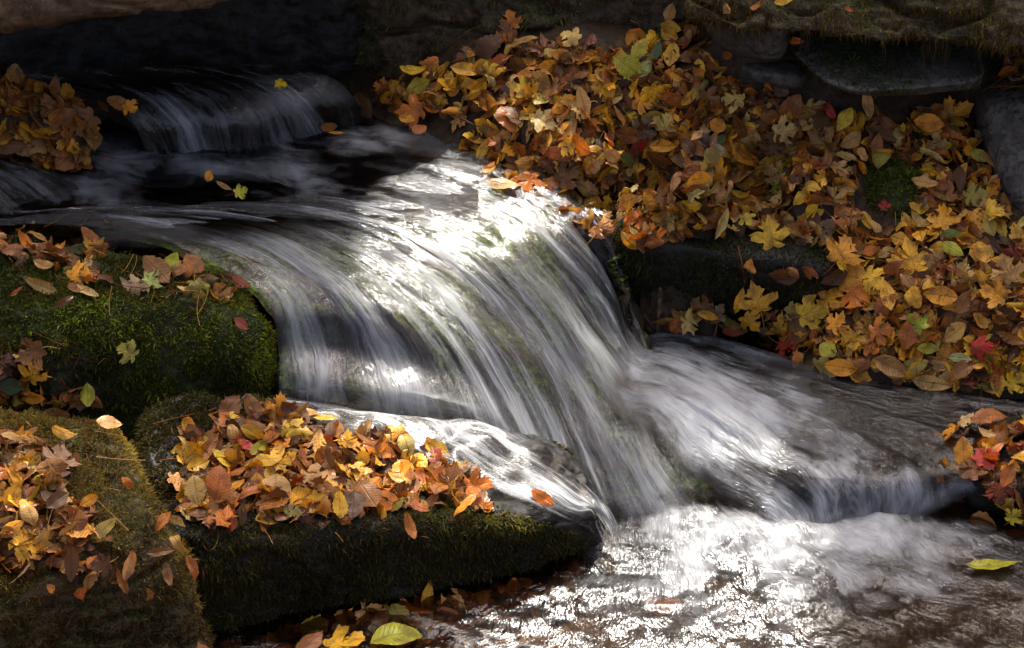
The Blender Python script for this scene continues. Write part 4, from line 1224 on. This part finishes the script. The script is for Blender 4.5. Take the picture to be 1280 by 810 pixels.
 (497, 609, 'narrow', 'yellow', 32, -25, 'narrow bright yellow leaf in the right part of the slab heap', SLABG, .5, .4),
 (510, 660, 'narrow', 'orange', 36, -70, 'orange brown leaf drooping over the front face of the slab', SLABG, .5, .7),
 (521, 644, 'oval', 'rust', 24, -20, 'rust oval leaf above the drooping orange brown leaf', SLABG, .3, .4),
 (598, 612, 'maple', 'orange', 40, 10, 'orange leaf at the right end of the slab heap', SLABG, .4, .4),
 (677, 629, 'narrow', 'orange', 36, -35, 'lone red orange leaf on the rim of the slab by the water', SLABG, .4, .5),
 (470, 570, 'oval', 'orange', 42, -10, 'large orange leaf at the back of the slab heap', SLABG, .4, .4),
 (534, 608, 'maple', 'rust', 42, 60, 'rust orange maple leaf left of the orange leaf at the end', SLABG, .4, .4),
 (348, 513, 'maple', 'gold', 34, 100, 'golden leaf standing at the back corner of the slab by the boulder', SLABG, .4, .7),
 (285, 520, 'oak', 'brown', 40, 60, 'brown leaf standing against the mossy boulder behind the slab', SLABG, .6, .6),
 (371, 526, 'oval', 'brown', 32, -50, 'brown oval leaf right of the golden leaf at the back corner', SLABG, .3, .5),
 (450, 600, 'maple', 'yellow', 36, 0, 'yellow torn leaf in the middle right of the slab heap', SLABG, .5, .3),
 (480, 632, 'oval', 'orange', 36, -20, 'bright orange leaf right of the brown ribbed leaf', SLABG, .4, .4),
 # right cluster
 (1213, 574, 'oval', 'gold', 40, 85, 'golden oval leaf standing upright on the wet rock at right', CLUS, .2, .8),
 (1236, 589, 'maple', 'red', 38, 20, 'glossy red leaf on the wet rock at right', CLUS, .4, .4),
 (1174, 561, 'oval', 'tan', 44, 0, 'tan leaf at the left end of the wet rock', CLUS, .5, .4),
 (1248, 580, 'narrow', 'orange', 34, 40, 'orange leaf right of the glossy red leaf', CLUS, .4, .4),
 (1236, 638, 'oval', 'tan', 46, 20, 'wet tan leaf low on the wet rock by the pool', CLUS, .35, .4),
 (1214, 543, 'maple', 'cream', 28, -30, 'cream leaf at the back of the wet rock', CLUS, .4, .4),
 (1253, 562, 'narrow', 'brown', 36, 50, 'brown rolled leaf above the orange leaf on the wet rock', CLUS, .9, .5),
 (1268, 632, 'maple', 'yellow', 26, 60, 'yellow leaf right of the wet tan leaf', CLUS, .4, .5),
 (1274, 648, 'oval', 'orange', 26, 20, 'orange leaf at the right edge below the yellow leaf', CLUS, .4, .5),
 (1164, 581, 'maple', 'brown', 34, -90, 'dark brown leaf hanging from the left end of the wet rock', CLUS, .4, .5),
 (1262, 602, 'oval', 'rust', 34, 60, 'rust leaf at the right edge of the wet rock', CLUS, .4, .5),
 (1196, 592, 'maple', 'gold', 34, -30, 'golden leaf left of the glossy red leaf', CLUS, .5, .4),
 # water
 (165, 138, 'maple', 'gold', 26, -40, 'golden maple leaf plastered on the upper waterfall', WATER, .3, .4),
 (146, 134, 'oval', 'rust', 34, -20, 'dull brown leaf left of the golden one on the upper waterfall', WATER, .3, .4),
 (130, 138, 'narrow', 'brown', 26, -50, 'brown leaf edge on at the lip of the upper waterfall', WATER, .4, .5),
 (351, 112, 'maple', 'yellow', 20, 0, 'small yellow leaf on the dark stone by the upper waterfall', WATER, .4, .4),
 (411, 168, 'round', 'brown', 24, 0, 'brown leaf at the foot of the upper waterfall', WATER, .3, .4),
 (262, 230, 'oval', 'gold', 20, 80, 'golden leaf at the top of a trail floating in the upper pool', WATER, .6, .5),
 (280, 242, 'narrow', 'tan', 28, -40, 'tan leaf in the middle of a trail floating in the upper pool', WATER, .6, .4),
 (302, 249, 'maple', 'lime', 24, 20, 'yellow-green leaf at the end of a trail floating in the upper pool', WATER, .4, .5),
 # clump
 (77, 116, 'maple', 'gold', 44, 60, 'golden maple leaf on the top of the packed leaf clump', CLUMP, .4, .6),
 (20, 101, 'oval', 'tan', 44, 80, 'pale tan leaf at the upper left of the packed leaf clump', CLUMP, .4, .6),
 (66, 190, 'oval', 'rust', 44, -80, 'rust ribbed leaf in the lower front of the packed leaf clump', CLUMP, .3, .7),
 (95, 172, 'narrow', 'olive', 26, 20, 'olive leaf in the middle of the packed leaf clump', CLUMP, .6, .5),
 (8, 178, 'oval', 'gold', 34, -60, 'golden leaf at the left edge of the packed leaf clump', CLUMP, .5, .5),
 (140, 210, 'narrow', 'rust', 34, -25, 'rust leaf at the lower right tip of the packed leaf clump', CLUMP, .4, .4),
 (62, 165, 'oval', 'brown', 42, 50, 'brown folded leaf above the rust ribbed leaf of the clump', CLUMP, .7, .6),
]
_dd = {'rust': 'rust', }
for L in LM:
    fl = L[7] == WATER and (195 < L[1] < 260 or L[0] in (411, 524, 508))
    put_leaf(L[0], L[1], L[2], L[3], L[4] * (.80 if L[2] == 'maple' else .97), L[5], L[6], L[7], L[8], L[9], lift=.034 if L[7] in (BANK, LICH, CLUS) else .020, tilt=.08, **(dict(centre=P(L[0], L[1], .412), normal=np.array([0, 0, 1.])) if fl else {}))

# leaves under the water of the lower pool, seen through it
def under(px_, py_, z, sp, colour, ln, ang, label):
    p = P(px_, py_, z)
    put_leaf(px_, py_, sp, colour, ln, ang, label, WATER, .25, 0, 0, .1, centre=p, normal=np.array([0, 0, 1.]))


under(494, 798, .012, 'oval', 'lime', 62, 20, 'yellow-green leaf in the shallow water at the bottom edge')
under(432, 803, .012, 'maple', 'yellow', 50, 10, 'yellow leaf in the shallow water at the bottom left of the pool')
under(385, 805, .03, 'oval', 'brown', 46, 60, 'brown curled leaf at the foot of the slab by the bottom edge')
under(828, 757, -.012, 'round', 'rust', 44, 30, 'rust brown leaf showing in the sunlit lower pool')
under(1238, 708, .012, 'narrow', 'lime', 62, 5, 'yellow-green leaf drifting in the lower pool at right')
under(690, 743, -.02, 'oval', 'olive', 40, 15, 'olive leaf under the amber water by the slab end')
under(326, 283, .381, 'maple', 'red', 30, 10, 'red leaf under the smooth water above the waterfall')
under(420, 166, .43, 'narrow', 'gold', 26, -10, 'golden leaf leaning by the foot of the upper waterfall')

# ------------------------------------------------------------------ areas of leaf cover (photo outlines, dropped on what lies there)
WARM = dict(brown=15, rust=11, tan=22, gold=28, orange=9, darkbrown=5, yellow=14, pale=8, redbrown=3, olive=2.5, purple=.8, lime=.6, grey=.8)
HEAP = dict(brown=28, rust=10, tan=28, gold=8, darkbrown=14, pale=6, grey=5, purple=4, yellow=2, olive=2)
GLOW = dict(brown=20, rust=12, orange=9, gold=24, yellow=10, darkbrown=8, tan=8, redbrown=5, olive=2)
DRY = dict(tan=30, brown=25, rust=15, gold=8, olive=4, darkbrown=8)
AREAS = [
 # group, outline, leaves per 1000 px2, palette, curl, region words, upper part words
 (BANK, [(632, 46), (690, 62), (745, 55), (800, 58), (862, 40), (905, 75), (935, 105), (990, 118), (1050, 160), (1075, 180), (1060, 250), (1058, 300), (1030, 300), (930, 292), (860, 290), (835, 300), (800, 318), (765, 296), (735, 290),
         (690, 270), (640, 245), (600, 205), (570, 190), (590, 165), (620, 150), (560, 150), (520, 140), (478, 128), (480, 112), (530, 92), (590, 72)], 3.4, WARM, .55),
 (BANK, [(1040, 150), (1110, 150), (1180, 135), (1215, 160), (1250, 230), (1290, 300), (1360, 330), (1360, 470), (1300, 492), (1180, 478), (1100, 470), (1000, 462), (965, 440), (925, 400), (915, 350), (990, 335), (1055, 345), (1030, 300), (1058, 290), (1090, 292),
         (1150, 275), (1140, 215), (1090, 200)], 3.0, WARM, .5),
 (BANK, [(825, 360), (850, 375), (905, 372), (925, 402), (845, 408), (826, 392)], 1.6, WARM, .5),
 (SLABG, [(225, 555), (270, 515), (330, 510), (390, 530), (440, 540), (520, 560), (575, 590), (625, 625), (600, 640), (520, 636), (470, 645), (400, 648), (340, 650), (290, 662), (240, 650), (222, 610)], 3.6, GLOW, .45),
 (BOULD, [(-60, 285), (40, 288), (120, 300), (140, 335), (120, 365), (40, 335), (-60, 330)], 2.2, DRY, .6),
 (BOULD, [(150, 340), (235, 330), (330, 365), (300, 372), (240, 375), (150, 355)], .7, DRY, .6),
 (LICH, [(-80, 430), (30, 440), (60, 480), (110, 480), (118, 505), (60, 505), (-80, 500)], 3.0, HEAP, .6),
 (LICH, [(-80, 545), (30, 545), (95, 590), (60, 620), (120, 640), (140, 670), (110, 712), (60, 700), (20, 715), (-80, 720)], 4.2, HEAP, .7),
 (CLUS, [(1150, 560), (1200, 545), (1230, 530), (1350, 525), (1350, 640), (1270, 655), (1240, 610), (1190, 605), (1160, 590)], 2.0, GLOW, .45),
 ('leaves on the rocks at the upper right', [(1245, 85), (1340, 65), (1360, 120), (1270, 108)], 3.0, HEAP, .7),
]
SPMIX = ['oval'] * 40 + ['narrow'] * 22 + ['oak'] * 14 + ['maple'] * 22 + ['round'] * 6
LIT = dict(v=[], f3=[], f4=[], uv=[], c=[], k=[], n=0)


def litter_leaf(centre, normal, sp, col, size, r, curl, tilt, lift):
    a = r.random() * 2 * math.pi
    R = leaf_frame(normal, np.array([math.cos(a), math.sin(a), .2 * math.sin(a)]), r, tilt)
    p, fs, uv, kind = leaf_shape(sp, r, curl)
    if r.random() < .4:                       # torn
        ta = r.random() * 6.283
        td = np.array([math.cos(ta), math.sin(ta)])
        cut = np.quantile((uv - [0, .45]) @ td, .62 + .3 * r.random())
        jg = .07 * r.standard_normal(len(uv))
        fs = [f[((uv - [0, .45]) @ td + jg)[f].mean(1) < cut] for f in fs]
    p = (p - [0, .42, np.percentile(p[:, 2], 15)]) * size
    w = p @ R.T + centre + normal * lift
    for f in fs:
        if not len(f): continue
        LIT['f3' if f.shape[1] == 3 else 'f4'].append(f + LIT['n'])
    LIT['v'].append(w); LIT['uv'].append(uv); LIT['c'].append(np.repeat(col[None], len(w), 0)); LIT['k'].append(np.full(len(w), kind))
    LIT['n'] += len(w)


SUNK = 'leaves lying on the bed of the lower pool'
AREAS.append((SUNK, [(240, 850), (250, 815), (420, 775), (600, 745), (735, 700), (762, 716), (700, 760), (600, 850)], 3.6, dict(tan=20, brown=20, gold=12, olive=8, rust=12, yellow=4), .3))
PENDING = []
r2 = np.random.default_rng(99)
for grp, poly, dens, pal, curl in AREAS:
    poly = np.array(poly, float)
    lo, hi_ = poly.min(0), poly.max(0)
    n = int((hi_ - lo).prod() / 1000 * dens * 3.9)
    q = lo + r2.random((n, 2)) * (hi_ - lo)
    q = q[inside(poly, q + r2.standard_normal((n, 2)) * 5)]
    names = list(pal); w = np.array([pal[k] for k in names], float); w /= w.sum()
    for i, (x, y) in enumerate(q):
        c0, n0 = hit(x, y)
        if c0 is None or n0[2] < -.2: continue
        d = r2.choice(len(names), p=w)
        layer = r2.random()
        sp = SPMIX[r2.integers(len(SPMIX))]
        size = SIZE[sp] * (.6 + .75 * r2.random()) * (.86 if grp == LICH else 1)
        PENDING.append((grp, x, y, c0, n0, sp, names[d], size, layer, curl * (.45 + 1.5 * r2.random() ** 1.3)))

# which of them show largest and on top: these become leaves of their own, each described by its neighbour
DIRS = [(0, 'right of'), (45, 'up right of'), (90, 'above'), (135, 'up left of'), (180, 'left of'), (225, 'down left of'), (270, 'below'), (315, 'down right of')]
used = set()
order = sorted(range(len(PENDING)), key=lambda i: -(PENDING[i][8] * 1.0 + PENDING[i][7] * 6 + (0.3 if PENDING[i][0] in (SLABG, LICH, CLUS) else 0)))
SHORT = [(L[0], L[1], L[6]) for L in LM if len(L[6].split()) <= 11]
SHORT_G = [L[7] for L in LM if len(L[6].split()) <= 11]
want = 300 - len(TAKEN)
single = set()
for i in order:
    if want <= 0: break
    grp, x, y, c0, n0, sp, cn, size, layer, curl = PENDING[i]
    if grp == SUNK: continue
    if not (12 < x < 1268 and 12 < y < 800): continue
    if any((x - a) ** 2 + (y - b) ** 2 < 15 ** 2 for a, b in TAKEN): continue
    best = min((k for k in range(len(SHORT)) if SHORT_G[k] == grp), key=lambda k: (SHORT[k][0] - x) ** 2 + (SHORT[k][1] - y) ** 2)
    bx, by, bl = SHORT[best]
    ang = math.degrees(math.atan2(by - y, x - bx)) % 360
    dr = DIRS[int(((ang + 22.5) % 360) // 45)][1]
    st = 'curled ' if curl > .7 else ''
    words = (bl.split(' on the ')[0].split(' in the ')[0].split(' at the ')[0].split(' against ')[0])
    # the neighbour must itself be named unmistakably
    lab = f"{st}{WORD.get(cn, cn)} {SPW[sp]} {dr} the {bl}"
    if len(lab.split()) > 16: 
        lab = f"{st}{cn if cn not in WORD else WORD[cn]} leaf {dr} the {bl}"
    if len(lab.split()) > 16 or (dr, best) in used: continue
    used.add((dr, best))
    put_leaf(x, y, sp, cn, size, r2.random() * 360, lab, grp, curl, .2, (.012 if grp == SLABG else .022) + .012 * layer, .32, r=r2, centre=c0, normal=n0)
    single.add(i); want -= 1
print('single leaves', len(TAKEN), 'litter', len(PENDING) - len(single))
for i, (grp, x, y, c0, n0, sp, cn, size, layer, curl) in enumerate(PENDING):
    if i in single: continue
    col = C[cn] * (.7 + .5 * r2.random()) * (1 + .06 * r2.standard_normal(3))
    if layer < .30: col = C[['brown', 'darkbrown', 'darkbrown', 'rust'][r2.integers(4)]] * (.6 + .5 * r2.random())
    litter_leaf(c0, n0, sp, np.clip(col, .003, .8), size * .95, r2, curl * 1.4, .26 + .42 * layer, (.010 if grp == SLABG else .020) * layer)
# packed clump against the stone by the side chute
cl = [(0, 95), (40, 98), (85, 105), (95, 130), (120, 165), (160, 212), (120, 208), (60, 200), (20, 195), (-60, 180), (-60, 100)]
cc = P(50, 175, .44)


def clump_shape():
    v, f = rock_shape([off(P(-120, 120, .62), 0, .10), off(P(60, 112, .60), 0, .10), P(95, 130, .56), P(-120, 140, .60)],
                      [off(P(-120, 190, .44), 0, .1), off(P(120, 190, .43), 0, .08), P(150, 216, .40), P(-120, 200, .46)], 30, 3.0, .015, 8, seed=5)
    return v, f


cv, cf = clump_shape()
LIT2 = LIT
LIT = dict(v=[], f3=[], f4=[], uv=[], c=[], k=[], n=0)
cp, cn_ = sample_faces(cv, cf, 420, r2)
for p_, n_ in zip(cp, cn_):
    if n_ @ (CAM - p_) < -1.5: continue
    nm = ['brown', 'rust', 'tan', 'gold', 'gold', 'brown', 'rust'][r2.integers(7)]
    # leaves stand on edge, stacked like pages
    nn_ = n_ * .35 + np.array([.75, -.1, .55]) + .28 * r2.standard_normal(3)
    nn_ /= np.linalg.norm(nn_)
    litter_leaf(p_, nn_, SPMIX[r2.integers(len(SPMIX))], C[nm] * (.55 + .5 * r2.random()), .08 * (.7 + .5 * r2.random()), r2, .5, .15, .0)


def flush(D, name, label):
    o = mesh(name, np.concatenate(D['v']), [np.concatenate(D[k]) for k in ('f3', 'f4') if D[k]], M_LEAF, uv=np.concatenate(D['uv']),
             attrs={'tint': np.concatenate(D['c']), 'pattern': np.concatenate(D['k'])})
    return tag(o, label, 'leaves', kind='stuff')


o = flush(LIT, 'leaf_clump', 'dense clump of packed brown leaves wedged at the left beside the upper falls')
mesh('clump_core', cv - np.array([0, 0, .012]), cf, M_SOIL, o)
flush(LIT2, 'leaf_litter', 'carpet of smaller brown leaves lying between and under the larger ones')

# ------------------------------------------------------------------ twigs
M_TWIG = rock_mat('twig_bark', (.05, .035, .025), (.12, .085, .06), 0, rough=.6)
M_STEM = rock_mat('red_stem', (.10, .03, .02), (.2, .06, .035), 0, rough=.5)


def twig(pts, rad, label, mat=None, forks=()):
    def tube(ps, r0):
        q = []
        for x, y, l in ps:
            p, n_ = hit(x, y)
            q.append(p + (n_ * .5 + (CAM - p) / np.linalg.norm(CAM - p) * .5) * l)
        q = np.array(q)
        c_ = catmull(q, np.linspace(0, len(q) - 1, 24))
        c_ = c_ + .0012 * np.stack([fbm(c_ * 60, 2, 1), fbm(c_ * 60, 2, 2), fbm(c_ * 60, 2, 3)], 1)
        d = np.gradient(c_, axis=0); d /= np.linalg.norm(d, axis=1, keepdims=True)
        s1 = np.cross(d, [0, .3, 1]); s1 /= np.linalg.norm(s1, axis=1, keepdims=True)
        s2 = np.cross(d, s1)
        an = np.arange(6) / 6 * 2 * math.pi
        rr = r0 * np.linspace(1, .5, 24)
        v = (c_[:, None] + rr[:, None, None] * (s1[:, None] * np.cos(an)[None, :, None] + s2[:, None] * np.sin(an)[None, :, None])).reshape(-1, 3)
        f = np.array([[i * 6 + k, (i + 1) * 6 + k, (i + 1) * 6 + (k + 1) % 6, i * 6 + (k + 1) % 6] for i in range(23) for k in range(6)])
        return v, f
    v, f = tube(pts, rad)
    o = mesh('twig', v, f, mat or M_TWIG)
    tag(o, label, 'twig')
    for fk in forks:
        fv, ff = tube(fk, rad * .6)
        mesh('side_shoot', fv, ff, mat or M_TWIG, o)


twig([(769, 126, .03), (785, 150, .04), (798, 175, .04), (797, 215, .04), (796, 262, .04)], .0016, 'long thin dark twig lying down the middle of the leaf bank', forks=[[(798, 190, .04), (806, 205, .04), (815, 226, .04)]])
twig([(795, 268, .04), (782, 282, .04), (774, 296, .035), (769, 334, .03)], .0022, 'forked dark twig hanging over the right end of the falls', forks=[[(778, 288, .04), (768, 282, .04), (757, 284, .04)]])
twig([(541, 134, .03), (570, 146, .03), (603, 158, .03)], .0024, 'pale grey stick lying at the left tip of the bank')
twig([(922, 314, .03), (928, 328, .03), (932, 348, .03)], .0016, 'reddish stem standing before the dark bank step', M_STEM)
twig([(299, 513, .04), (310, 504, .04), (321, 498, .04)], .0018, 'short brown stick in front of the mossy boulder')
twig([(1221, 103, .03), (1210, 122, .03), (1203, 137, .03)], .0018, 'red stem rising from the large golden leaf beside the grey rock', M_STEM)
twig([(1090, 327, .03), (1108, 331, .03), (1128, 336, .03)], .0016, 'straight reddish stem left of the spotted yellow leaf', M_STEM)
twig([(805, 389, .03), (811, 398, .03), (818, 407, .03)], .0014, 'tiny pale stick at the pool edge below the dark step')
twig([(855, 154, .03), (878, 180, .03), (900, 190, .03)], .0014, 'thin twig across the upper middle of the bank')

# bits of stalk, bark and needle among the leaves
DEB = dict(v=[], f=[], c=[], n=0)
r3 = np.random.default_rng(41)
for _ in range(900):
    a_ = AREAS[r3.integers(len(AREAS) - 1)][1]
    a_ = np.array(a_, float)
    x, y = a_.min(0) - 12 + r3.random(2) * (np.ptp(a_, axis=0) + 24)
    c0, n0 = hit(x, y)
    if c0 is None or n0[2] < .2: continue
    if inside(np.array([(345, 470), (600, 490), (770, 640), (640, 640), (560, 600), (350, 530)]), np.array([[x, y]]))[0]: continue
    d = r3.standard_normal(3); d -= n0 * (d @ n0) * .8; d /= np.linalg.norm(d)
    L_ = .015 + .10 * r3.random() ** 3
    t_ = np.linspace(-.5, .5, 5)
    bow = r3.standard_normal() * .25
    s1 = np.cross(d, n0); s1 /= np.linalg.norm(s1)
    c_ = c0 + n0 * (.006 + .02 * r3.random()) + np.outer(t_ * L_, d) + np.outer((t_ ** 2) * L_ * bow, s1)
    rad = .0006 + .0007 * r3.random()
    an = np.array([0, 2.1, 4.2])
    v = (c_[:, None] + rad * (s1[None, None] * np.cos(an)[None, :, None] + np.cross(d, s1)[None, None] * np.sin(an)[None, :, None])).reshape(-1, 3)
    f = np.array([[i_ * 3 + k, (i_ + 1) * 3 + k, (i_ + 1) * 3 + (k + 1) % 3, i_ * 3 + (k + 1) % 3] for i_ in range(4) for k in range(3)])
    DEB['v'].append(v); DEB['f'].append(f + DEB['n']); DEB['n'] += len(v)
    DEB['c'].append(np.repeat((C[['tan', 'darkbrown', 'redbrown', 'brown'][r3.integers(4)]] * (.5 + .5 * r3.random()))[None], len(v), 0))
o = mesh('plant_debris', np.concatenate(DEB['v']), np.concatenate(DEB['f']), M_FUZZ, attrs={'tint': np.concatenate(DEB['c'])})
tag(o, 'loose stalks, needles and bark bits scattered among the fallen leaves', 'debris', kind='stuff')

# ------------------------------------------------------------------ sun, sky, unseen shade trees behind the falls, camera
SUN_EL, SUN_AZ = math.radians(50), math.radians(4)          # the sun stands behind the falls, over the bank
sd = np.array([math.sin(SUN_AZ) * math.cos(SUN_EL), math.cos(SUN_AZ) * math.cos(SUN_EL), math.sin(SUN_EL)])
sl = bpy.data.lights.new('sun', 'SUN')
sl.energy, sl.angle, sl.color = 2.0, math.radians(.6), (1.0, .95, .87)
so = bpy.data.objects.new('sun', sl)
COL.objects.link(so)
so.rotation_euler = Vector(sd).to_track_quat('Z', 'Y').to_euler()
so.location = (0, 0, 12)

w = bpy.data.worlds.new('World')
SC.world = w
w.use_nodes = True
nt = w.node_tree
sky = nt.nodes.new('ShaderNodeTexSky')
sky.sky_type = 'NISHITA'
sky.sun_disc = False
sky.sun_elevation = SUN_EL
sky.sun_rotation = SUN_AZ
sky.air_density, sky.dust_density, sky.ozone_density = .2, 6.0, .1
bg = nt.nodes['Background']
bg.inputs['Strength'].default_value = 0.15
nt.links.new(sky.outputs[0], bg.inputs[0])

# unseen trees on the slope behind; crowns shaped to place shade and sun gaps
GAPS = [
 [(555, 195), (600, 150), (700, 135), (760, 180), (800, 290), (810, 430), (860, 560), (960, 610), (1030, 670), (1020, 900), (540, 900), (690, 730), (750, 690), (700, 655), (600, 650), (440, 640), (420, 560), (340, 515), (340, 470), (330, 380), (240, 290), (330, 268), (420, 262), (490, 248)],
 [(1130, 420), (1290, 420), (1290, 470), (1110, 462)],
 [(1190, 560), (1300, 560), (1300, 690), (1200, 660)],
 [(165, 530), (250, 600), (255, 720), (215, 720), (190, 620), (140, 560)],
 [(200, 370), (340, 370), (350, 480), (300, 490), (220, 420)],
]
_sv = np.array([[-3, -4, 0], [4, -4, 0], [4, 0.6, 0], [-3, 0.6, 0]], float)
SUNB = BVHTree.FromPolygons(np.concatenate(SURF_V + [_sv]).tolist(), np.concatenate(SURF_F + [np.array([[0, 1, 2], [0, 2, 3]]) + SURF_N[0]]).tolist())


def lit_gap(p):
    """does the sunbeam through p land where the photograph is sunlit?"""
    out = np.zeros(len(p), bool)
    q = np.full((len(p), 2), -9999.0)
    for i_, x in enumerate(p):
        h_ = SUNB.ray_cast(Vector(x), Vector(-sd))
        if h_[0] is not None: q[i_] = pix(np.array(h_[0]))
    for g in GAPS:
        for dx, dy in ((0, 0), (26, 0), (-26, 0), (0, 16), (0, -16)):
            out |= inside(g, q + [dx, dy])
    return out, q


def shade_leaf_cloud(n, seed):  # canopy leaves set along the sun rays, so their shade falls where wanted
    r = np.random.default_rng(seed)
    xy = np.stack([r.uniform(-4, 4, n), r.uniform(-2.4, 4.5, n)], 1)
    base = np.concatenate([xy, np.full((n, 1), .22)], 1)
    t = 6.0 + 4.5 * r.random(n) + 1.0 * fbm(base * 1.3, 2, 4)
    p = base + sd * t[:, None]
    lit, q = lit_gap(p)
    bank = (q[:, 0] > 450) & (q[:, 1] > 120)
    deep = (q[:, 1] < 110) | ((q[:, 0] < 545) & (q[:, 1] < 265)) | (q[:, 0] < -500)
    deep |= inside([(840, 430), (1000, 400), (1110, 488), (1300, 505), (1300, 555), (1180, 560), (1190, 670), (1310, 700), (1310, 1000), (1040, 1000), (1040, 660), (960, 600), (870, 540)], q)
    half = inside([(640, 420), (700, 330), (790, 320), (800, 440), (900, 620), (760, 660)], q) & (r.random(n) < .40)
    keep = (~lit & (deep | (r.random(n) < .15))) | half
    return p[keep]


pts = shade_leaf_cloud(15000, 3)
# more foliage beyond, closing the view of the sky near the horizon
r = np.random.default_rng(17)
trunks = [(-1.6, 5.6), (.9, 7.4), (2.4, 5.4), (-4.2, 8.0), (4.8, 8.2), (-7.0, 6.0), (7.2, 6.2)]


def crown_blob(cx, cy, z0, z1, rad, n):
    a = r.random(n) * 6.283
    rr = rad * np.sqrt(r.random(n))
    z = z0 + (z1 - z0) * r.random(n)
    s_ = np.sin(np.pi * np.clip((z - z0) / (z1 - z0), .05, .95)) ** .6
    p = np.stack([cx + np.cos(a) * rr * s_, cy + np.sin(a) * rr * s_, z], 1)
    return p[fbm(p * .9, 3, 8) > -.15]


def shadow_ok(p):
    return ~lit_gap(p)[0]


M_BARK = rock_mat('bark', (.05, .038, .028), (.12, .095, .07), .2, streak=(14, 14, 2))
tl = N('crown_leaf')
tc = tl.n('ShaderNodeAttribute', attribute_name='tint').outputs['Color']
M_CROWN = tl.out(tl.n('ShaderNodeMixShader', {0: .4, 1: tl.n('ShaderNodeBsdfDiffuse', {'Color': tc}), 2: tl.n('ShaderNodeBsdfTranslucent', {'Color': tc})}))
near = np.linalg.norm(pts[:, None, :2] - np.array(trunks)[None], axis=2).argmin(1)
TL = ['slim tree straight behind the upper falls', 'tall tree on the slope above the middle of the bank', 'tree on the slope above the grey rock', 'tree far up the slope to the left', 'tree far up the slope to the right', 'outermost tree on the left slope', 'outermost tree on the right slope']
for i, (tx, ty) in enumerate(trunks):
    gz = float(ground_z(np.array([[tx, ty]]))[0])
    cp_ = [pts[near == i]]
    blob = crown_blob(tx, ty, gz + 1.5, gz + 7.5, 2.4, 2600)
    cp_.append(blob[shadow_ok(blob)])
    cp_ = np.concatenate(cp_)
    root = bpy.data.objects.new('tree', None)
    root.location = (tx, ty, gz)
    COL.objects.link(root)
    tag(root, TL[i] + ' with yellowing leaves, unseen, foliage placed to cast shade', 'tree', 'unseen trees shading the stream')
    m = len(cp_)
    sz = .10 + .09 * r.random(m)
    n_ = r.standard_normal((m, 3)) + sd * .9; n_ /= np.linalg.norm(n_, axis=1, keepdims=True)
    a_ = np.cross(n_, r.standard_normal((m, 3))); a_ /= np.linalg.norm(a_, axis=1, keepdims=True)
    b_ = np.cross(n_, a_)
    V = np.stack([cp_ - a_ * sz[:, None], cp_ - b_ * sz[:, None] * .5, cp_ + a_ * sz[:, None], cp_ + b_ * sz[:, None] * .5], 1).reshape(-1, 3) - np.array([tx, ty, gz])
    t_ = np.array([[.24, .18, .02]]) * (.5 + r.random((m, 1))) + np.array([[.12, .0, .0]]) * r.random((m, 1))
    mesh('shade_crown', V, np.arange(m * 4).reshape(-1, 4), M_CROWN, root, smooth=False, attrs={'tint': np.repeat(t_, 4, 0)})
    hh = 7.0
    k = 14
    zz = np.linspace(-.3, hh, k)
    rad = .13 * (1 - zz / hh * .8) + .05 * np.exp(-zz * 2.5)
    cen = np.stack([.08 * np.sin(zz * .7 + i), .08 * np.cos(zz * .5 + i), zz], 1)
    an = np.arange(12) / 12 * 6.2832
    ring = np.stack([np.cos(an), np.sin(an), 0 * an], 1)
    parts_v = [(cen[:, None] + ring[None] * rad[:, None, None]).reshape(-1, 3)]
    parts_f = [np.array([[a * 12 + b, a * 12 + (b + 1) % 12, (a + 1) * 12 + (b + 1) % 12, (a + 1) * 12 + b] for a in range(k - 1) for b in range(12)])]
    mesh('trunk', parts_v[0], parts_f[0], M_BARK, root)
    for j in range(5):
        z0 = 2.0 + j * .9
        tgt = cp_[r.integers(m)] - np.array([tx, ty, gz])
        a0 = np.array([.08 * math.sin(z0 * .7 + i), .08 * math.cos(z0 * .5 + i), z0])
        tt = np.linspace(0, 1, 8)[:, None]
        c_ = a0 * (1 - tt) + tgt * tt + np.array([0, 0, .3]) * np.sin(tt * 3.14)
        rad2 = .05 * (1 - tt[:, 0] * .8)
        d = np.gradient(c_, axis=0); d /= np.linalg.norm(d, axis=1, keepdims=True)
        s1 = np.cross(d, [.1, .3, 1]); s1 /= np.linalg.norm(s1, axis=1, keepdims=True)
        s2 = np.cross(d, s1)
        an6 = np.arange(6) / 6 * 6.2832
        v = (c_[:, None] + rad2[:, None, None] * (s1[:, None] * np.cos(an6)[None, :, None] + s2[:, None] * np.sin(an6)[None, :, None])).reshape(-1, 3)
        f = np.array([[a * 6 + b, (a + 1) * 6 + b, (a + 1) * 6 + (b + 1) % 6, a * 6 + (b + 1) % 6] for a in range(7) for b in range(6)])
        mesh('limb', v, f, M_BARK, root)

cd = bpy.data.cameras.new('camera')
cd.lens, cd.sensor_width, cd.clip_end = LENS, 36.0, 500
cd.clip_start = .05
co = bpy.data.objects.new('camera', cd)
co.location = CAM
co.rotation_euler = (math.pi / 2 - PITCH, 0, 0)
COL.objects.link(co)
SC.camera = co

SC.render.engine = 'CYCLES'
SC.cycles.use_denoising = True
SC.cycles.max_bounces = 8
SC.cycles.transparent_max_bounces = 12
SC.cycles.caustics_reflective = False
SC.cycles.caustics_refractive = False
SC.cycles.sample_clamp_indirect = 4
SC.view_settings.view_transform = 'Standard'
SC.view_settings.look = 'None'
SC.view_settings.gamma = 1
SC.view_settings.exposure = 2.65
